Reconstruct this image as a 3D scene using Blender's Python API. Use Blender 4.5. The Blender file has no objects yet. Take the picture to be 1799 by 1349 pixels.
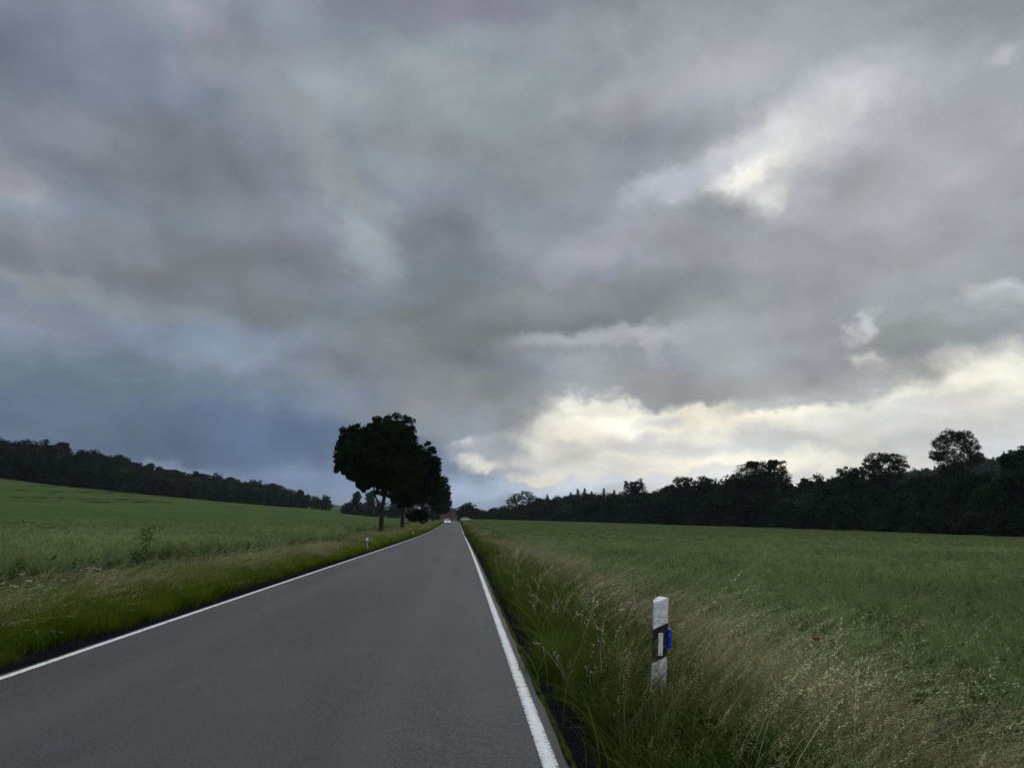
import bpy, math, random
import numpy as np
from mathutils import Vector

R = math.radians
rng = np.random.default_rng(7)
random.seed(7)
scene = bpy.context.scene
COL = scene.collection

# ------------------------------------------------------------------ camera
F = 1300.0                      # focal length in pixels of the 1799 px wide photo
PITCH, YAW = R(10.35), R(3.83)
CAM = np.array([0.0, 0.0, 1.6])
cam_d = bpy.data.cameras.new('camera')
cam_d.sensor_width = 36.0
cam_d.lens = F / 1799 * 36.0
cam_d.clip_end = 8000
cam_d.clip_start = 0.05
cam = bpy.data.objects.new('camera', cam_d)
COL.objects.link(cam)
cam.location = CAM
cam.rotation_euler = (R(90) + PITCH, 0, -YAW)
scene.camera = cam
cF = np.array([math.sin(YAW) * math.cos(PITCH), math.cos(YAW) * math.cos(PITCH), math.sin(PITCH)])
cR = np.array([math.cos(YAW), -math.sin(YAW), 0.0])
cU = np.cross(cR, cF)


def ray(px, py):
    return cF + cR * ((px - 899.5) / F) - cU * ((py - 674.5) / F)


def at(px, py, depth):
    return CAM + ray(px, py) * depth


def azel(px, py):
    d = ray(px, py)
    d = d / np.linalg.norm(d)
    return math.degrees(math.atan2(d[0], d[1])), math.degrees(math.asin(d[2]))


# ------------------------------------------------------------------ colour / render settings
scene.view_settings.view_transform = 'Standard'
scene.view_settings.look = 'None'
scene.view_settings.gamma = 1.0
scene.view_settings.exposure = 0.0
scene.render.engine = 'CYCLES'
scene.cycles.use_denoising = True
scene.cycles.denoiser = 'OPENIMAGEDENOISE'
scene.cycles.max_bounces = 6
scene.cycles.transparent_max_bounces = 8
scene.cycles.volume_bounces = 0
scene.render.film_transparent = False


def lin(c):
    o = []
    for v in c:
        v = v / 255.0
        o.append(v / 12.92 if v <= 0.04045 else ((v + 0.055) / 1.055) ** 2.4)
    return tuple(o) + (1.0,)


# ------------------------------------------------------------------ sky (world)
SUN_AZ, SUN_EL = azel(1400, 270)
world = bpy.data.worlds.new('World')
scene.world = world
world.use_nodes = True
wt = world.node_tree
wt.nodes.clear()
WN, WL = wt.nodes, wt.links


def wmath(op, a, b=None, c=None):
    n = WN.new('ShaderNodeMath')
    n.operation = op
    for i, v in enumerate((a, b, c)):
        if v is None:
            continue
        if isinstance(v, (int, float)):
            n.inputs[i].default_value = v
        else:
            WL.new(v, n.inputs[i])
    return n.outputs[0]


def wvec(op, a, b=None, scale=None):
    n = WN.new('ShaderNodeVectorMath')
    n.operation = op
    for i, v in enumerate((a, b)):
        if v is None:
            continue
        if isinstance(v, tuple):
            n.inputs[i].default_value = v
        else:
            WL.new(v, n.inputs[i])
    if scale is not None:
        n.inputs['Scale'].default_value = scale
    return n.outputs['Value'] if op in ('LENGTH', 'DOT_PRODUCT') else n.outputs[0]


def wnoise(vec, scale, detail=4.0, rough=0.55, dist=0.0):
    n = WN.new('ShaderNodeTexNoise')
    n.noise_dimensions = '3D'
    WL.new(vec, n.inputs['Vector'])
    n.inputs['Scale'].default_value = scale
    n.inputs['Detail'].default_value = detail
    n.inputs['Roughness'].default_value = rough
    n.inputs['Distortion'].default_value = dist
    return n


def wmix(fac, a, b, mode='MIX'):
    n = WN.new('ShaderNodeMix')
    n.data_type = 'RGBA'
    n.blend_type = mode
    n.clamp_factor = True
    for s, v in (('Factor', fac), ('A', a), ('B', b)):
        sock = [k for k in n.inputs if k.name == s and (k.type == ('VALUE' if s == 'Factor' else 'RGBA'))][0]
        if isinstance(v, (int, float, tuple)):
            sock.default_value = v
        else:
            WL.new(v, sock)
    return [o for o in n.outputs if o.type == 'RGBA'][0]


def wrange(v, a, b, lo=0.0, hi=1.0, smooth=True):
    n = WN.new('ShaderNodeMapRange')
    n.interpolation_type = 'SMOOTHSTEP' if smooth else 'LINEAR'
    WL.new(v, n.inputs['Value'])
    n.inputs['From Min'].default_value = a
    n.inputs['From Max'].default_value = b
    n.inputs['To Min'].default_value = lo
    n.inputs['To Max'].default_value = hi
    return n.outputs['Result']


tc = WN.new('ShaderNodeTexCoord')
dirv = wvec('NORMALIZE', tc.outputs['Generated'])
sep = WN.new('ShaderNodeSeparateXYZ')
WL.new(dirv, sep.inputs[0])
dx_, dy_, dz_ = sep.outputs
az = wmath('MULTIPLY', wmath('ARCTAN2', dx_, dy_), 180 / math.pi)
el = wmath('MULTIPLY', wmath('ARCSINE', dz_), 180 / math.pi)
cmb = WN.new('ShaderNodeCombineXYZ')
WL.new(az, cmb.inputs[0])
WL.new(el, cmb.inputs[1])
AE = cmb.outputs[0]
# cloud-layer coordinates: the direction carried to a flat cloud deck, so clouds foreshorten to the horizon
zc = wmath('ADD', wmath('MAXIMUM', dz_, 0.0), 0.22)
cmb2 = WN.new('ShaderNodeCombineXYZ')
WL.new(wmath('DIVIDE', dx_, zc), cmb2.inputs[0])
WL.new(wmath('DIVIDE', dy_, zc), cmb2.inputs[1])
WL.new(dz_, cmb2.inputs[2])
DECK = cmb2.outputs[0]
n1 = wnoise(DECK, 1.6, 3.0, 0.5)
n3 = wnoise(wvec('MULTIPLY', dirv, (1.0, 1.0, 1.3)), 22.0, 5.0, 0.6)
w3 = wvec('SCALE', wvec('SUBTRACT', n3.outputs['Color'], (0.5, 0.5, 0.5)), scale=4.6)
n2 = wnoise(wvec('ADD', dirv, (3.1, 1.7, 0.4)), 9.0, 5.0, 0.55)
w1 = wvec('SCALE', wvec('SUBTRACT', n1.outputs['Color'], (0.5, 0.5, 0.5)), scale=3.0)
w2 = wvec('SCALE', wvec('SUBTRACT', n2.outputs['Color'], (0.5, 0.5, 0.5)), scale=5.0)
WARP = wvec('ADD', AE, wvec('MULTIPLY', wvec('ADD', wvec('ADD', w1, w2), w3), (1.0, .6, 0.0)))
WARPF = wvec('ADD', AE, wvec('MULTIPLY', wvec('ADD', w3, wvec('SCALE', wvec('SUBTRACT', n2.outputs['Color'], (0.5, 0.5, 0.5)), scale=3.5)), (1.0, .5, 0.0)))


def patch(col, px, py, rx, ry, rgb, op=1.0, rot=0.0, hard=0.0, fine=False):
    """one soft bank of cloud, or a thin place in it, at its bearing and height in the sky"""
    df = rgb[2] - rgb[0]
    if 6 < df < 26: rgb = (rgb[0] + .14 * df, rgb[1], rgb[2] - .2 * df)
    a0, e0 = azel(px, py)
    a1, _ = azel(px + rx, py)
    _, e1 = azel(px, py - ry)
    mp = WN.new('ShaderNodeMapping')
    mp.vector_type = 'TEXTURE'
    mp.inputs['Location'].default_value = (a0, e0, 0)
    mp.inputs['Rotation'].default_value = (0, 0, R(rot))
    mp.inputs['Scale'].default_value = (max(abs(a1 - a0), .1), max(abs(e1 - e0), .1), 1000.0)
    WL.new(WARPF if fine else WARP, mp.inputs['Vector'])
    ln = wvec('LENGTH', mp.outputs[0])
    m = wrange(ln, 1.35, 0.15 + 0.75 * hard, 0.0, op)
    return wmix(m, col, lin(rgb))


c = wmix(wrange(el, 0, 30), lin((118, 132, 152)), lin((131, 139, 151)))
c = wmix(wrange(az, 0, 35), c, lin((148, 153, 160)))
SKY = [
    # px, py, rx, ry, colour, opacity, rotation, hardness
    (150, 120, 330, 150, (122, 130, 148), .9, 0, 0),
    (350, 20, 110, 50, (148, 152, 172), .8, -25, 0),
    (800, 20, 330, 40, (126, 130, 148), .9, 0, .2),
    (820, 190, 330, 130, (137, 149, 156), .9, 0, 0),
    (330, 290, 210, 105, (110, 118, 129), .95, -10, .3),
    (20, 310, 90, 50, (152, 157, 172), .9, -10, .2),
    (350, 470, 380, 80, (113, 121, 130), .95, 8, .1),
    (590, 310, 60, 170, (147, 158, 167), .9, 38, .1),
    (660, 430, 60, 90, (144, 157, 167), .8, 30, .1),
    (790, 415, 105, 75, (114, 122, 133), .95, 0, .35),
    (830, 560, 250, 88, (101, 109, 113), 1, 4, .3),
    (1000, 535, 300, 46, (113, 121, 127), .85, 3, .3),
    (1050, 510, 250, 45, (122, 131, 138), .95, 6, .2),
    (500, 540, 130, 50, (113, 123, 130), .9, 0, .1),
    (90, 512, 170, 26, (146, 156, 162), .6, -4, 0),
    (120, 565, 160, 22, (122, 128, 140), .9, 0, .3),
    (340, 590, 260, 45, (125, 140, 160), .85, 0, .1),
    (640, 640, 180, 40, (124, 131, 140), .8, 0, 0),
    (200, 660, 330, 50, (106, 122, 134), .9, 0, .1),
    (380, 775, 560, 95, (80, 100, 128), 1, 0, .1),
    (160, 740, 260, 40, (92, 110, 130), .7, 0, .1),
    (560, 850, 260, 40, (104, 123, 152), .85, 0, .1),
    (290, 815, 130, 14, (124, 138, 160), .7, -8, 0),
    (720, 720, 170, 40, (112, 122, 136), .9, 0, .1),
    # lesser billows over the whole deck
    (120, 230, 130, 60, (134, 141, 158), .7, 0, .1), (230, 430, 150, 40, (126, 133, 144), .7, 5, .1), (480, 380, 110, 60, (122, 129, 143), .7, 0, .1),
    (430, 90, 120, 60, (138, 144, 158), .7, 0, .1), (560, 170, 140, 50, (139, 150, 160), .7, 15, .1), (700, 280, 110, 60, (138, 149, 160), .7, 0, .1),
    (930, 200, 90, 90, (139, 152, 160), .7, 0, .1), (760, 110, 120, 40, (142, 152, 160), .7, 0, .1), (1010, 60, 110, 60, (126, 134, 148), .7, 0, .2),
    (1300, 120, 160, 50, (158, 164, 172), .7, 0, .1), (1540, 130, 140, 50, (144, 152, 161), .7, 0, .2), (1720, 400, 90, 70, (150, 158, 166), .7, 0, .1),
    (960, 450, 100, 50, (134, 141, 152), .7, 0, .1), (700, 600, 150, 36, (122, 130, 136), .7, 0, .1), (420, 620, 150, 30, (132, 146, 166), .6, 0, .1),
    (1390, 560, 90, 26, (156, 163, 172), .7, 10, .2), (1240, 590, 80, 30, (152, 159, 168), .6, 10, .1), (930, 610, 90, 26, (132, 140, 146), .6, 0, .1),
    (60, 420, 90, 50, (118, 125, 136), .7, 0, .1), (260, 540, 140, 22, (130, 139, 148), .7, 0, .1), (60, 610, 120, 22, (120, 130, 146), .7, 0, .1),
    # upper right
    (1150, 60, 260, 70, (150, 157, 166), .9, 0, 0),
    (1640, 50, 260, 70, (132, 140, 152), .9, 0, 0),
    (1120, 180, 220, 60, (152, 157, 168), .7, 10, 0),
    (950, 300, 120, 110, (135, 146, 154), .8, 0, 0),
    (1390, 270, 330, 130, (172, 180, 192), 1, 22, 0),
    (1385, 265, 220, 95, (197, 202, 208), .9, 24, 0),
    (1350, 272, 125, 62, (220, 223, 224), .8, 18, 0),
    (1318, 300, 62, 28, (246, 245, 238), .95, 20, 0),
    (1450, 215, 120, 34, (204, 208, 212), .5, 10, 0),
    (1352, 350, 42, 34, (226, 228, 227), .8, 10, 0),
    (1190, 325, 130, 32, (172, 180, 196), .9, 12, .1),
    (1590, 340, 190, 90, (152, 159, 167), 1, 20, .3),
    (1235, 405, 115, 62, (131, 139, 149), 1, 0, .5),
    (1450, 460, 210, 75, (142, 149, 159), 1, 4, .3),
    (1700, 260, 130, 90, (156, 160, 171), .8, 0, 0),
    (1775, 90, 40, 22, (168, 173, 184), .9, 0, .1),
    (1050, 420, 140, 40, (150, 156, 168), .8, 10, .1),
    (1260, 520, 180, 40, (134, 143, 152), .9, 0, .2),
    (1765, 515, 85, 24, (186, 193, 199), 1, -10, .3),
    (1660, 560, 190, 34, (150, 158, 166), .8, 10, .3),
    (1080, 590, 160, 24, (168, 175, 186), 1, 4, .2),
    (1150, 600, 26, 50, (176, 182, 190), .6, 0, .1),
    (1060, 635, 110, 28, (146, 153, 162), .9, 0, .3),
    (1320, 635, 170, 48, (143, 151, 160), 1, 6, .4),
    # bright opening low over the wood
    (1400, 800, 620, 110, (205, 207, 205), 1, 3, .45),
    (1180, 770, 360, 82, (236, 234, 223), .95, 0, .3),
    (1660, 690, 250, 62, (220, 220, 212), 1, 8, .3),
    (1040, 752, 150, 52, (252, 248, 232), 1, 0, .15),
    (1260, 725, 190, 26, (252, 247, 228), .9, 0, .3),
    (1330, 800, 220, 30, (246, 242, 226), .8, 0, .2),
    (1720, 670, 130, 30, (242, 240, 226), .95, 0, .2),
    (1530, 640, 50, 30, (226, 226, 218), .8, -40, .1),
    (1508, 572, 40, 22, (206, 211, 214), .75, 45, 0),
    (1060, 820, 110, 16, (228, 226, 220), .8, 0, .1),
    (1120, 778, 60, 20, (216, 215, 213), .8, 0, .1),
    (1330, 765, 70, 22, (219, 219, 216), .7, 0, .1),
    (1480, 745, 90, 20, (216, 216, 211), .7, 0, .2),
    (1150, 738, 50, 10, (206, 212, 220), .8, 0, .2),
    (1340, 786, 80, 12, (203, 213, 219), .8, 0, .2),
    (1690, 745, 170, 28, (198, 203, 205), .8, 0, .1),
    (1740, 790, 120, 40, (194, 202, 208), .8, 0, .1),
    (1120, 775, 70, 22, (196, 198, 198), .8, 5, .1), (1215, 790, 90, 16, (200, 204, 206), .8, 0, .1), (1000, 790, 60, 16, (205, 204, 200), .7, 0, .1),
    (1400, 775, 120, 18, (190, 195, 198), .8, -4, .1), (1560, 720, 120, 22, (196, 199, 198), .8, 8, .1), (1620, 780, 160, 20, (188, 194, 198), .8, 0, .1),
    (1300, 830, 140, 12, (206, 212, 216), .7, 0, .1), (1080, 720, 60, 14, (214, 213, 206), .7, 0, .1), (1700, 700, 90, 16, (204, 205, 200), .7, 10, .1),
    (1440, 690, 190, 24, (158, 164, 168), .95, 6, .5),
    (1630, 590, 150, 32, (136, 144, 150), 1, 0, .5),
    (1240, 672, 340, 30, (141, 147, 153), 1, 0, .55),
    (830, 690, 150, 60, (130, 137, 143), .95, 0, .4),
    (810, 745, 100, 40, (126, 137, 150), .9, 0, .3),
    (865, 790, 70, 22, (148, 157, 170), 1, 0, .3),
    (930, 860, 180, 20, (168, 183, 204), .9, 0, .2),
    (800, 862, 90, 40, (138, 156, 182), .8, 0, .1),
    (1120, 848, 190, 16, (208, 219, 230), .8, 0, .1),
    (848, 815, 34, 13, (222, 216, 204), .8, 0, .1),
    (970, 833, 110, 10, (232, 224, 206), .6, 0, .1),
    (818, 781, 14, 11, (192, 197, 202), .6, 0, 0),
    (960, 810, 60, 9, (205, 203, 200), .8, 0, .2),
]
base = c
# billow detail
d1 = wnoise(DECK, 3.2, 6.0, 0.55, 0.3)
d2 = wnoise(wvec('MULTIPLY', dirv, (1.0, 1.0, 1.35)), 6.5, 7.0, 0.5, 0.15)
dd = wmath('ADD', wmath('MULTIPLY', wmath('SUBTRACT', d1.outputs['Fac'], 0.48), 0.45),
           wmath('MULTIPLY', wmath('SUBTRACT', d2.outputs['Fac'], 0.48), 0.7))
# billows: lit upper rims and shaded undersides put into the sky brightness
bw = wvec('ADD', wvec('MULTIPLY', dirv, (1.0, 1.0, 1.5)), wvec('SCALE', wvec('SUBTRACT', n2.outputs['Color'], (0.5, 0.5, 0.5)), scale=0.10))
e1 = wnoise(bw, 6.0, 5.0, 0.48)
e2 = wnoise(wvec('ADD', bw, (0.02, 0.0, 0.05)), 6.0, 5.0, 0.48)
em = wmath('MULTIPLY', wmath('SUBTRACT', e1.outputs['Fac'], e2.outputs['Fac']), .85)
dd = wmath('ADD', dd, em)
gain = wmath('ADD', 1.06, dd)
# added fill: sky gain raised overhead and behind the camera, out of view
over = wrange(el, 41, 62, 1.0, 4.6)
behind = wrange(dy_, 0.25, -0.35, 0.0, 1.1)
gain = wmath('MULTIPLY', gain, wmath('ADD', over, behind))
# slight mauve / teal drift
hue = wnoise(wvec('ADD', dirv, (9.0, 2.0, 5.0)), 5.0, 2.0, 0.5)
tint = wmix(wrange(hue.outputs['Fac'], .3, .7), (.995, 1.005, .985, 1), (1.02, .998, .992, 1))
sky = WN.new('ShaderNodeTexSky')
sky.sky_type = 'NISHITA'
sky.sun_disc = False
sky.sun_elevation = R(SUN_EL)
sky.sun_rotation = R(SUN_AZ)
shades = []
for side in (0, 1):      # the deck is built in two halves that meet softly beyond the road
    c = base
    for p in SKY:
        if side == 0 and p[0] - p[2] * 1.45 - 60 > 900: continue
        if side == 1 and p[0] + p[2] * 1.45 + 60 < 740: continue
        c = patch(c, *p, fine=(p[2] < 120))
    c = wmix(1.0, c, tint, 'MULTIPLY')
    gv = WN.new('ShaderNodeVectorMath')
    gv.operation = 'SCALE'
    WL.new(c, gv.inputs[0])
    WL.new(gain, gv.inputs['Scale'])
    b_ = WN.new('ShaderNodeBackground')
    WL.new(gv.outputs[0], b_.inputs['Color'])
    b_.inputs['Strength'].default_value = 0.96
    shades.append(b_)
ms = WN.new('ShaderNodeMixShader')
WL.new(wrange(az, azel(740, 600)[0], azel(900, 600)[0]), ms.inputs[0])
WL.new(shades[0].outputs[0], ms.inputs[1])
WL.new(shades[1].outputs[0], ms.inputs[2])
bs = WN.new('ShaderNodeBackground')      # clear sky above the deck glimmering through
WL.new(sky.outputs[0], bs.inputs['Color'])
bs.inputs['Strength'].default_value = 0.002
bg = WN.new('ShaderNodeAddShader')
WL.new(ms.outputs[0], bg.inputs[0])
WL.new(bs.outputs[0], bg.inputs[1])
wo = WN.new('ShaderNodeOutputWorld')
WL.new(bg.outputs[0], wo.inputs['Surface'])
world.cycles.sampling_method = 'MANUAL'
world.cycles.sample_map_resolution = 512

# ------------------------------------------------------------------ sun behind the cloud
sun_d = bpy.data.lights.new('sun', 'SUN')
sun_d.energy = 0.6
sun_d.angle = R(14)
sun_d.color = (1.0, 0.95, 0.86)
sun = bpy.data.objects.new('sun', sun_d)
COL.objects.link(sun)
sd = Vector((math.sin(R(SUN_AZ)) * math.cos(R(SUN_EL)), math.cos(R(SUN_AZ)) * math.cos(R(SUN_EL)), math.sin(R(SUN_EL))))
sun.rotation_euler = sd.to_track_quat('Z', 'Y').to_euler()

# ------------------------------------------------------------------ helpers


def tag(o, label=None, cat=None, group=None, kind=None):
    if label: o['label'] = label
    if cat: o['category'] = cat
    if group: o['group'] = group
    if kind: o['kind'] = kind
    return o


def np_mesh(name, V, Fc, col=None, attrs=None, mats=None, fmat=None, smooth=False):
    V = np.asarray(V, dtype=np.float32).reshape(-1, 3)
    Fc = np.asarray(Fc, dtype=np.int32)
    me = bpy.data.meshes.new(name)
    me.vertices.add(len(V))
    me.vertices.foreach_set('co', V.ravel())
    if len(Fc):
        k = Fc.shape[1]
        me.loops.add(Fc.size)
        me.loops.foreach_set('vertex_index', Fc.ravel())
        me.polygons.add(len(Fc))
        me.polygons.foreach_set('loop_start', np.arange(0, Fc.size, k, dtype=np.int32))
        me.polygons.foreach_set('loop_total', np.full(len(Fc), k, dtype=np.int32))
        if fmat is not None:
            me.polygons.foreach_set('material_index', np.asarray(fmat, dtype=np.int32))
        if smooth:
            me.polygons.foreach_set('use_smooth', np.ones(len(Fc), dtype=bool))
    if col is not None:
        a = me.attributes.new('tint', 'FLOAT_COLOR', 'POINT')
        cc = np.ones((len(V), 4), dtype=np.float32)
        cc[:, :3] = col
        a.data.foreach_set('color', cc.ravel())
    if attrs:
        for nm, arr in attrs.items():
            arr = np.asarray(arr)
            if arr.ndim == 2:
                a = me.attributes.new(nm, 'FLOAT_VECTOR', 'POINT')
                a.data.foreach_set('vector', arr.astype(np.float32).ravel())
            elif arr.dtype.kind == 'i':
                a = me.attributes.new(nm, 'INT', 'POINT')
                a.data.foreach_set('value', arr.astype(np.int32))
            else:
                a = me.attributes.new(nm, 'FLOAT', 'POINT')
                a.data.foreach_set('value', arr.astype(np.float32))
    for m in (mats or []):
        me.materials.append(m)
    me.update()
    me.validate(verbose=False)
    return me


def link(name, me, parent=None, loc=(0, 0, 0), rot=(0, 0, 0)):
    o = bpy.data.objects.new(name, me)
    COL.objects.link(o)
    o.location = loc
    o.rotation_euler = rot
    if parent: o.parent = parent
    return o


def copy_tree(o, parent=None):
    cpy = o.copy()
    COL.objects.link(cpy)
    cpy.parent = parent
    for ch in list(o.children):
        copy_tree(ch, cpy)
    return cpy


class NT:
    """tiny node-tree helper for materials"""
    def __init__(s, name, rough=0.9, spec=0.2):
        s.m = bpy.data.materials.new(name)
        s.m.use_nodes = True
        s.t = s.m.node_tree
        s.t.nodes.clear()
        s.out = s.t.nodes.new('ShaderNodeOutputMaterial')
        s.b = s.t.nodes.new('ShaderNodeBsdfPrincipled')
        s.b.inputs['Roughness'].default_value = rough
        s.b.inputs['Specular IOR Level'].default_value = spec
        s.t.links.new(s.b.outputs[0], s.out.inputs['Surface'])

    def n(s, typ, **kw):
        nd = s.t.nodes.new(typ)
        for k, v in kw.items():
            if k in nd.inputs:
                s.set(nd.inputs[k], v)
            else:
                setattr(nd, k, v)
        return nd

    def set(s, sock, v):
        if isinstance(v, (int, float, tuple)):
            sock.default_value = v
        else:
            s.t.links.new(v, sock)

    def noise(s, scale, detail=3.0, rough=.55, vec=None, w=None):
        nd = s.t.nodes.new('ShaderNodeTexNoise')
        nd.inputs['Scale'].default_value = scale
        nd.inputs['Detail'].default_value = detail
        nd.inputs['Roughness'].default_value = rough
        if vec is None:
            vec = s.pos()
        s.t.links.new(vec, nd.inputs['Vector'])
        return nd.outputs['Fac']

    def pos(s):
        if not hasattr(s, '_p'):
            s._p = s.t.nodes.new('ShaderNodeNewGeometry').outputs['Position']
        return s._p

    def obj(s):
        if not hasattr(s, '_o'):
            s._o = s.t.nodes.new('ShaderNodeTexCoord').outputs['Object']
        return s._o

    def attr(s, name, typ='GEOMETRY'):
        nd = s.t.nodes.new('ShaderNodeAttribute')
        nd.attribute_name = name
        nd.attribute_type = typ
        return nd

    def rng(s, v, a, b, lo=0.0, hi=1.0):
        nd = s.t.nodes.new('ShaderNodeMapRange')
        nd.interpolation_type = 'SMOOTHSTEP'
        s.set(nd.inputs['Value'], v)
        for k, x in (('From Min', a), ('From Max', b), ('To Min', lo), ('To Max', hi)):
            s.set(nd.inputs[k], x)
        return nd.outputs['Result']

    def mix(s, fac, a, b, mode='MIX'):
        nd = s.t.nodes.new('ShaderNodeMix')
        nd.data_type = 'RGBA'
        nd.blend_type = mode
        for nm, v in (('Factor', fac), ('A', a), ('B', b)):
            sock = [k for k in nd.inputs if k.name == nm and k.type == ('VALUE' if nm == 'Factor' else 'RGBA')][0]
            if isinstance(v, tuple) and len(v) == 3: v = v + (1.0,)
            s.set(sock, v)
        return [o for o in nd.outputs if o.type == 'RGBA'][0]

    def math(s, op, a, b=0.0):
        nd = s.t.nodes.new('ShaderNodeMath')
        nd.operation = op
        s.set(nd.inputs[0], a)
        s.set(nd.inputs[1], b)
        return nd.outputs[0]

    def scale(s, v, vec):
        nd = s.t.nodes.new('ShaderNodeVectorMath')
        nd.operation = 'MULTIPLY'
        s.set(nd.inputs[0], v)
        nd.inputs[1].default_value = vec
        return nd.outputs[0]

    def bump(s, h, dist, strength=1.0):
        nd = s.t.nodes.new('ShaderNodeBump')
        nd.inputs['Distance'].default_value = dist
        nd.inputs['Strength'].default_value = strength
        s.set(nd.inputs['Height'], h)
        s.t.links.new(nd.outputs[0], s.b.inputs['Normal'])

    def color(s, v):
        if isinstance(v, tuple) and len(v) == 3: v = v + (1.0,)
        s.set(s.b.inputs['Base Color'], v)


def flat_mat(name, rgb, rough=.6, spec=.3, var=.15, scale=8.0, metal=0.0):
    m = NT(name, rough, spec)
    f = m.noise(scale, 4.0, .6, m.obj())
    lo = tuple(x * (1 - var) for x in rgb)
    hi = tuple(min(1, x * (1 + var)) for x in rgb)
    m.color(m.mix(m.rng(f, .35, .65), lo, hi))
    m.b.inputs['Metallic'].default_value = metal
    return m.m


def leafy(name, a, b, trans=.22, big=.25, rough=.7):
    """foliage: the leaf colour drifts from clump to clump; a little light comes through"""
    m = NT(name, rough, .0)
    f = m.noise(big, 3.0, .6, m.obj())
    f2 = m.noise(1.7, 3.0, .6, m.obj())
    oi = m.n('ShaderNodeObjectInfo')
    cc = m.mix(m.rng(m.math('ADD', m.math('MULTIPLY', f, .6), m.math('MULTIPLY', f2, .4)), .38, .62), a, b)
    g = m.rng(oi.outputs['Random'], 0, 1, .75, 1.25)
    hsv = m.n('ShaderNodeHueSaturation')
    m.set(hsv.inputs['Color'], cc)
    m.set(hsv.inputs['Value'], g)
    m.color(hsv.outputs[0])
    tr = m.n('ShaderNodeBsdfTranslucent')
    m.set(tr.inputs['Color'], hsv.outputs[0])
    mx = m.n('ShaderNodeMixShader')
    mx.inputs[0].default_value = trans
    m.t.links.new(m.b.outputs[0], mx.inputs[1])
    m.t.links.new(tr.outputs[0], mx.inputs[2])
    m.t.links.new(mx.outputs[0], m.out.inputs['Surface'])
    return m.m


def plant_mat(name, trans=.25, patch=0.35, gain=1.0, var=1.0):
    """grasses and crop: the plant's own colour (tint) varied per plant and per patch of the field"""
    m = NT(name, .85, .0)
    at_ = m.attr('tint')
    oi = m.n('ShaderNodeObjectInfo')
    f = m.noise(patch, 4.0, .65)
    v = m.math('MULTIPLY', m.rng(oi.outputs['Random'], 0, 1, (1 - .4 * var) * gain, (1 + .42 * var) * gain), m.rng(f, .3, .7, 1 - .28 * var, 1 + .28 * var))
    hsv = m.n('ShaderNodeHueSaturation')
    m.set(hsv.inputs['Color'], at_.outputs['Color'])
    m.set(hsv.inputs['Value'], v)
    m.set(hsv.inputs['Hue'], m.rng(m.noise(.8, 2.0), .3, .7, .485, .512))
    m.color(hsv.outputs[0])
    tr = m.n('ShaderNodeBsdfTranslucent')
    m.set(tr.inputs['Color'], hsv.outputs[0])
    mx = m.n('ShaderNodeMixShader')
    mx.inputs[0].default_value = trans
    m.t.links.new(m.b.outputs[0], mx.inputs[1])
    m.t.links.new(tr.outputs[0], mx.inputs[2])
    m.t.links.new(mx.outputs[0], m.out.inputs['Surface'])
    return m.m


# ------------------------------------------------------------------ lie of the land
def ss(x, a, b):
    t = np.clip((x - a) / (b - a), 0, 1)
    return t * t * (3 - 2 * t)


KY = [-50, 0, 20, 50, 95, 150, 210, 285, 330, 400, 600, 3500]
KZ = [.15, 0, -.06, -.22, -.42, -.35, .02, .42, .55, .5, .3, 0]
KX = [-2.07, -2.07, -2.07, -2.1, -2.35, -2.6, -2.95, -3.6, -4.2, -6, -14, -90]


def zr(y):
    y = np.asarray(y, float)
    return sum(np.interp(y + o, KY, KZ) for o in (-16, -8, 0, 8, 16)) / 5


def xc(y):
    y = np.asarray(y, float)
    return sum(np.interp(y + o, KY, KX) for o in (-20, -10, 0, 10, 20)) / 5


def HILL(x, y):
    return 88 * np.exp(-(((x - 850) / 420) ** 2 + ((y - 700) / 240) ** 2))


def gz(x, y):
    """height of the bare ground"""
    x = np.asarray(x, float)
    y = np.asarray(y, float)
    s = x - xc(y)
    z = zr(y) - .035 * np.ones_like(s)
    L = np.clip(-s - 3.2, 0, None)
    Rr = np.clip(s - 3.2, 0, None)
    fade = ss(y, 700, 1500)
    z = z - .05 * ss(L, 0, 1.0)
    hl = 29.5 * ((268 - np.log1p(np.exp((268 - L) / 22)) * 22).clip(0) / 250.0) ** 2.35
    z = z + hl + .0105 * np.clip(y - 150, 0, 700) * ss(L, 20, 110)
    z = z - .6 * ss(Rr, .2, 3.2) - 1.75 * ss(Rr, 5, 100)
    # wooded hill far off to the right
    z = z + HILL(x, y)
    z = z + .10 * np.sin(x * .11 + 1.0) * np.sin(y * .07) * ss(np.abs(s), 6, 40)
    return z


def edge_l(y):     # where the left crop begins (cross-road distance, negative)
    y = np.asarray(y, float)
    return -(5.75 + 4.6 * ss(y, 45, 90) + .25 * np.sin(y * .37) + .15 * np.sin(y * 1.1))


def edge_r(y):
    y = np.asarray(y, float)
    return 5.95 + .5 * ss(y, 15, 40) + .22 * np.sin(y * .5 + 1) + .12 * np.sin(y * 1.7)


def sheet(name, svals, yvals, zoff, mats, keep=None, extra=None, smooth=True, fmat=None, useedge=None):
    S, Y = np.meshgrid(svals, yvals)
    if useedge is not None:
        S = useedge(S, Y)
    X = S + xc(Y)
    Z = gz(X, Y) + (zoff(S, Y) if callable(zoff) else zoff)
    ny, nx = S.shape
    idx = np.arange(nx * ny).reshape(ny, nx)
    q = np.stack([idx[:-1, :-1], idx[:-1, 1:], idx[1:, 1:], idx[1:, :-1]], -1).reshape(-1, 4)
    V = np.stack([X, Y, Z], -1).reshape(-1, 3)
    at_ = {'s': S.ravel()}
    if extra: at_.update({k: f(S, Y).ravel() for k, f in extra.items()})
    return np_mesh(name, V, q, attrs=at_, mats=mats, smooth=smooth)


def geo(a, b, n):
    return a * (b / a) ** (np.arange(n + 1) / n)


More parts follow.
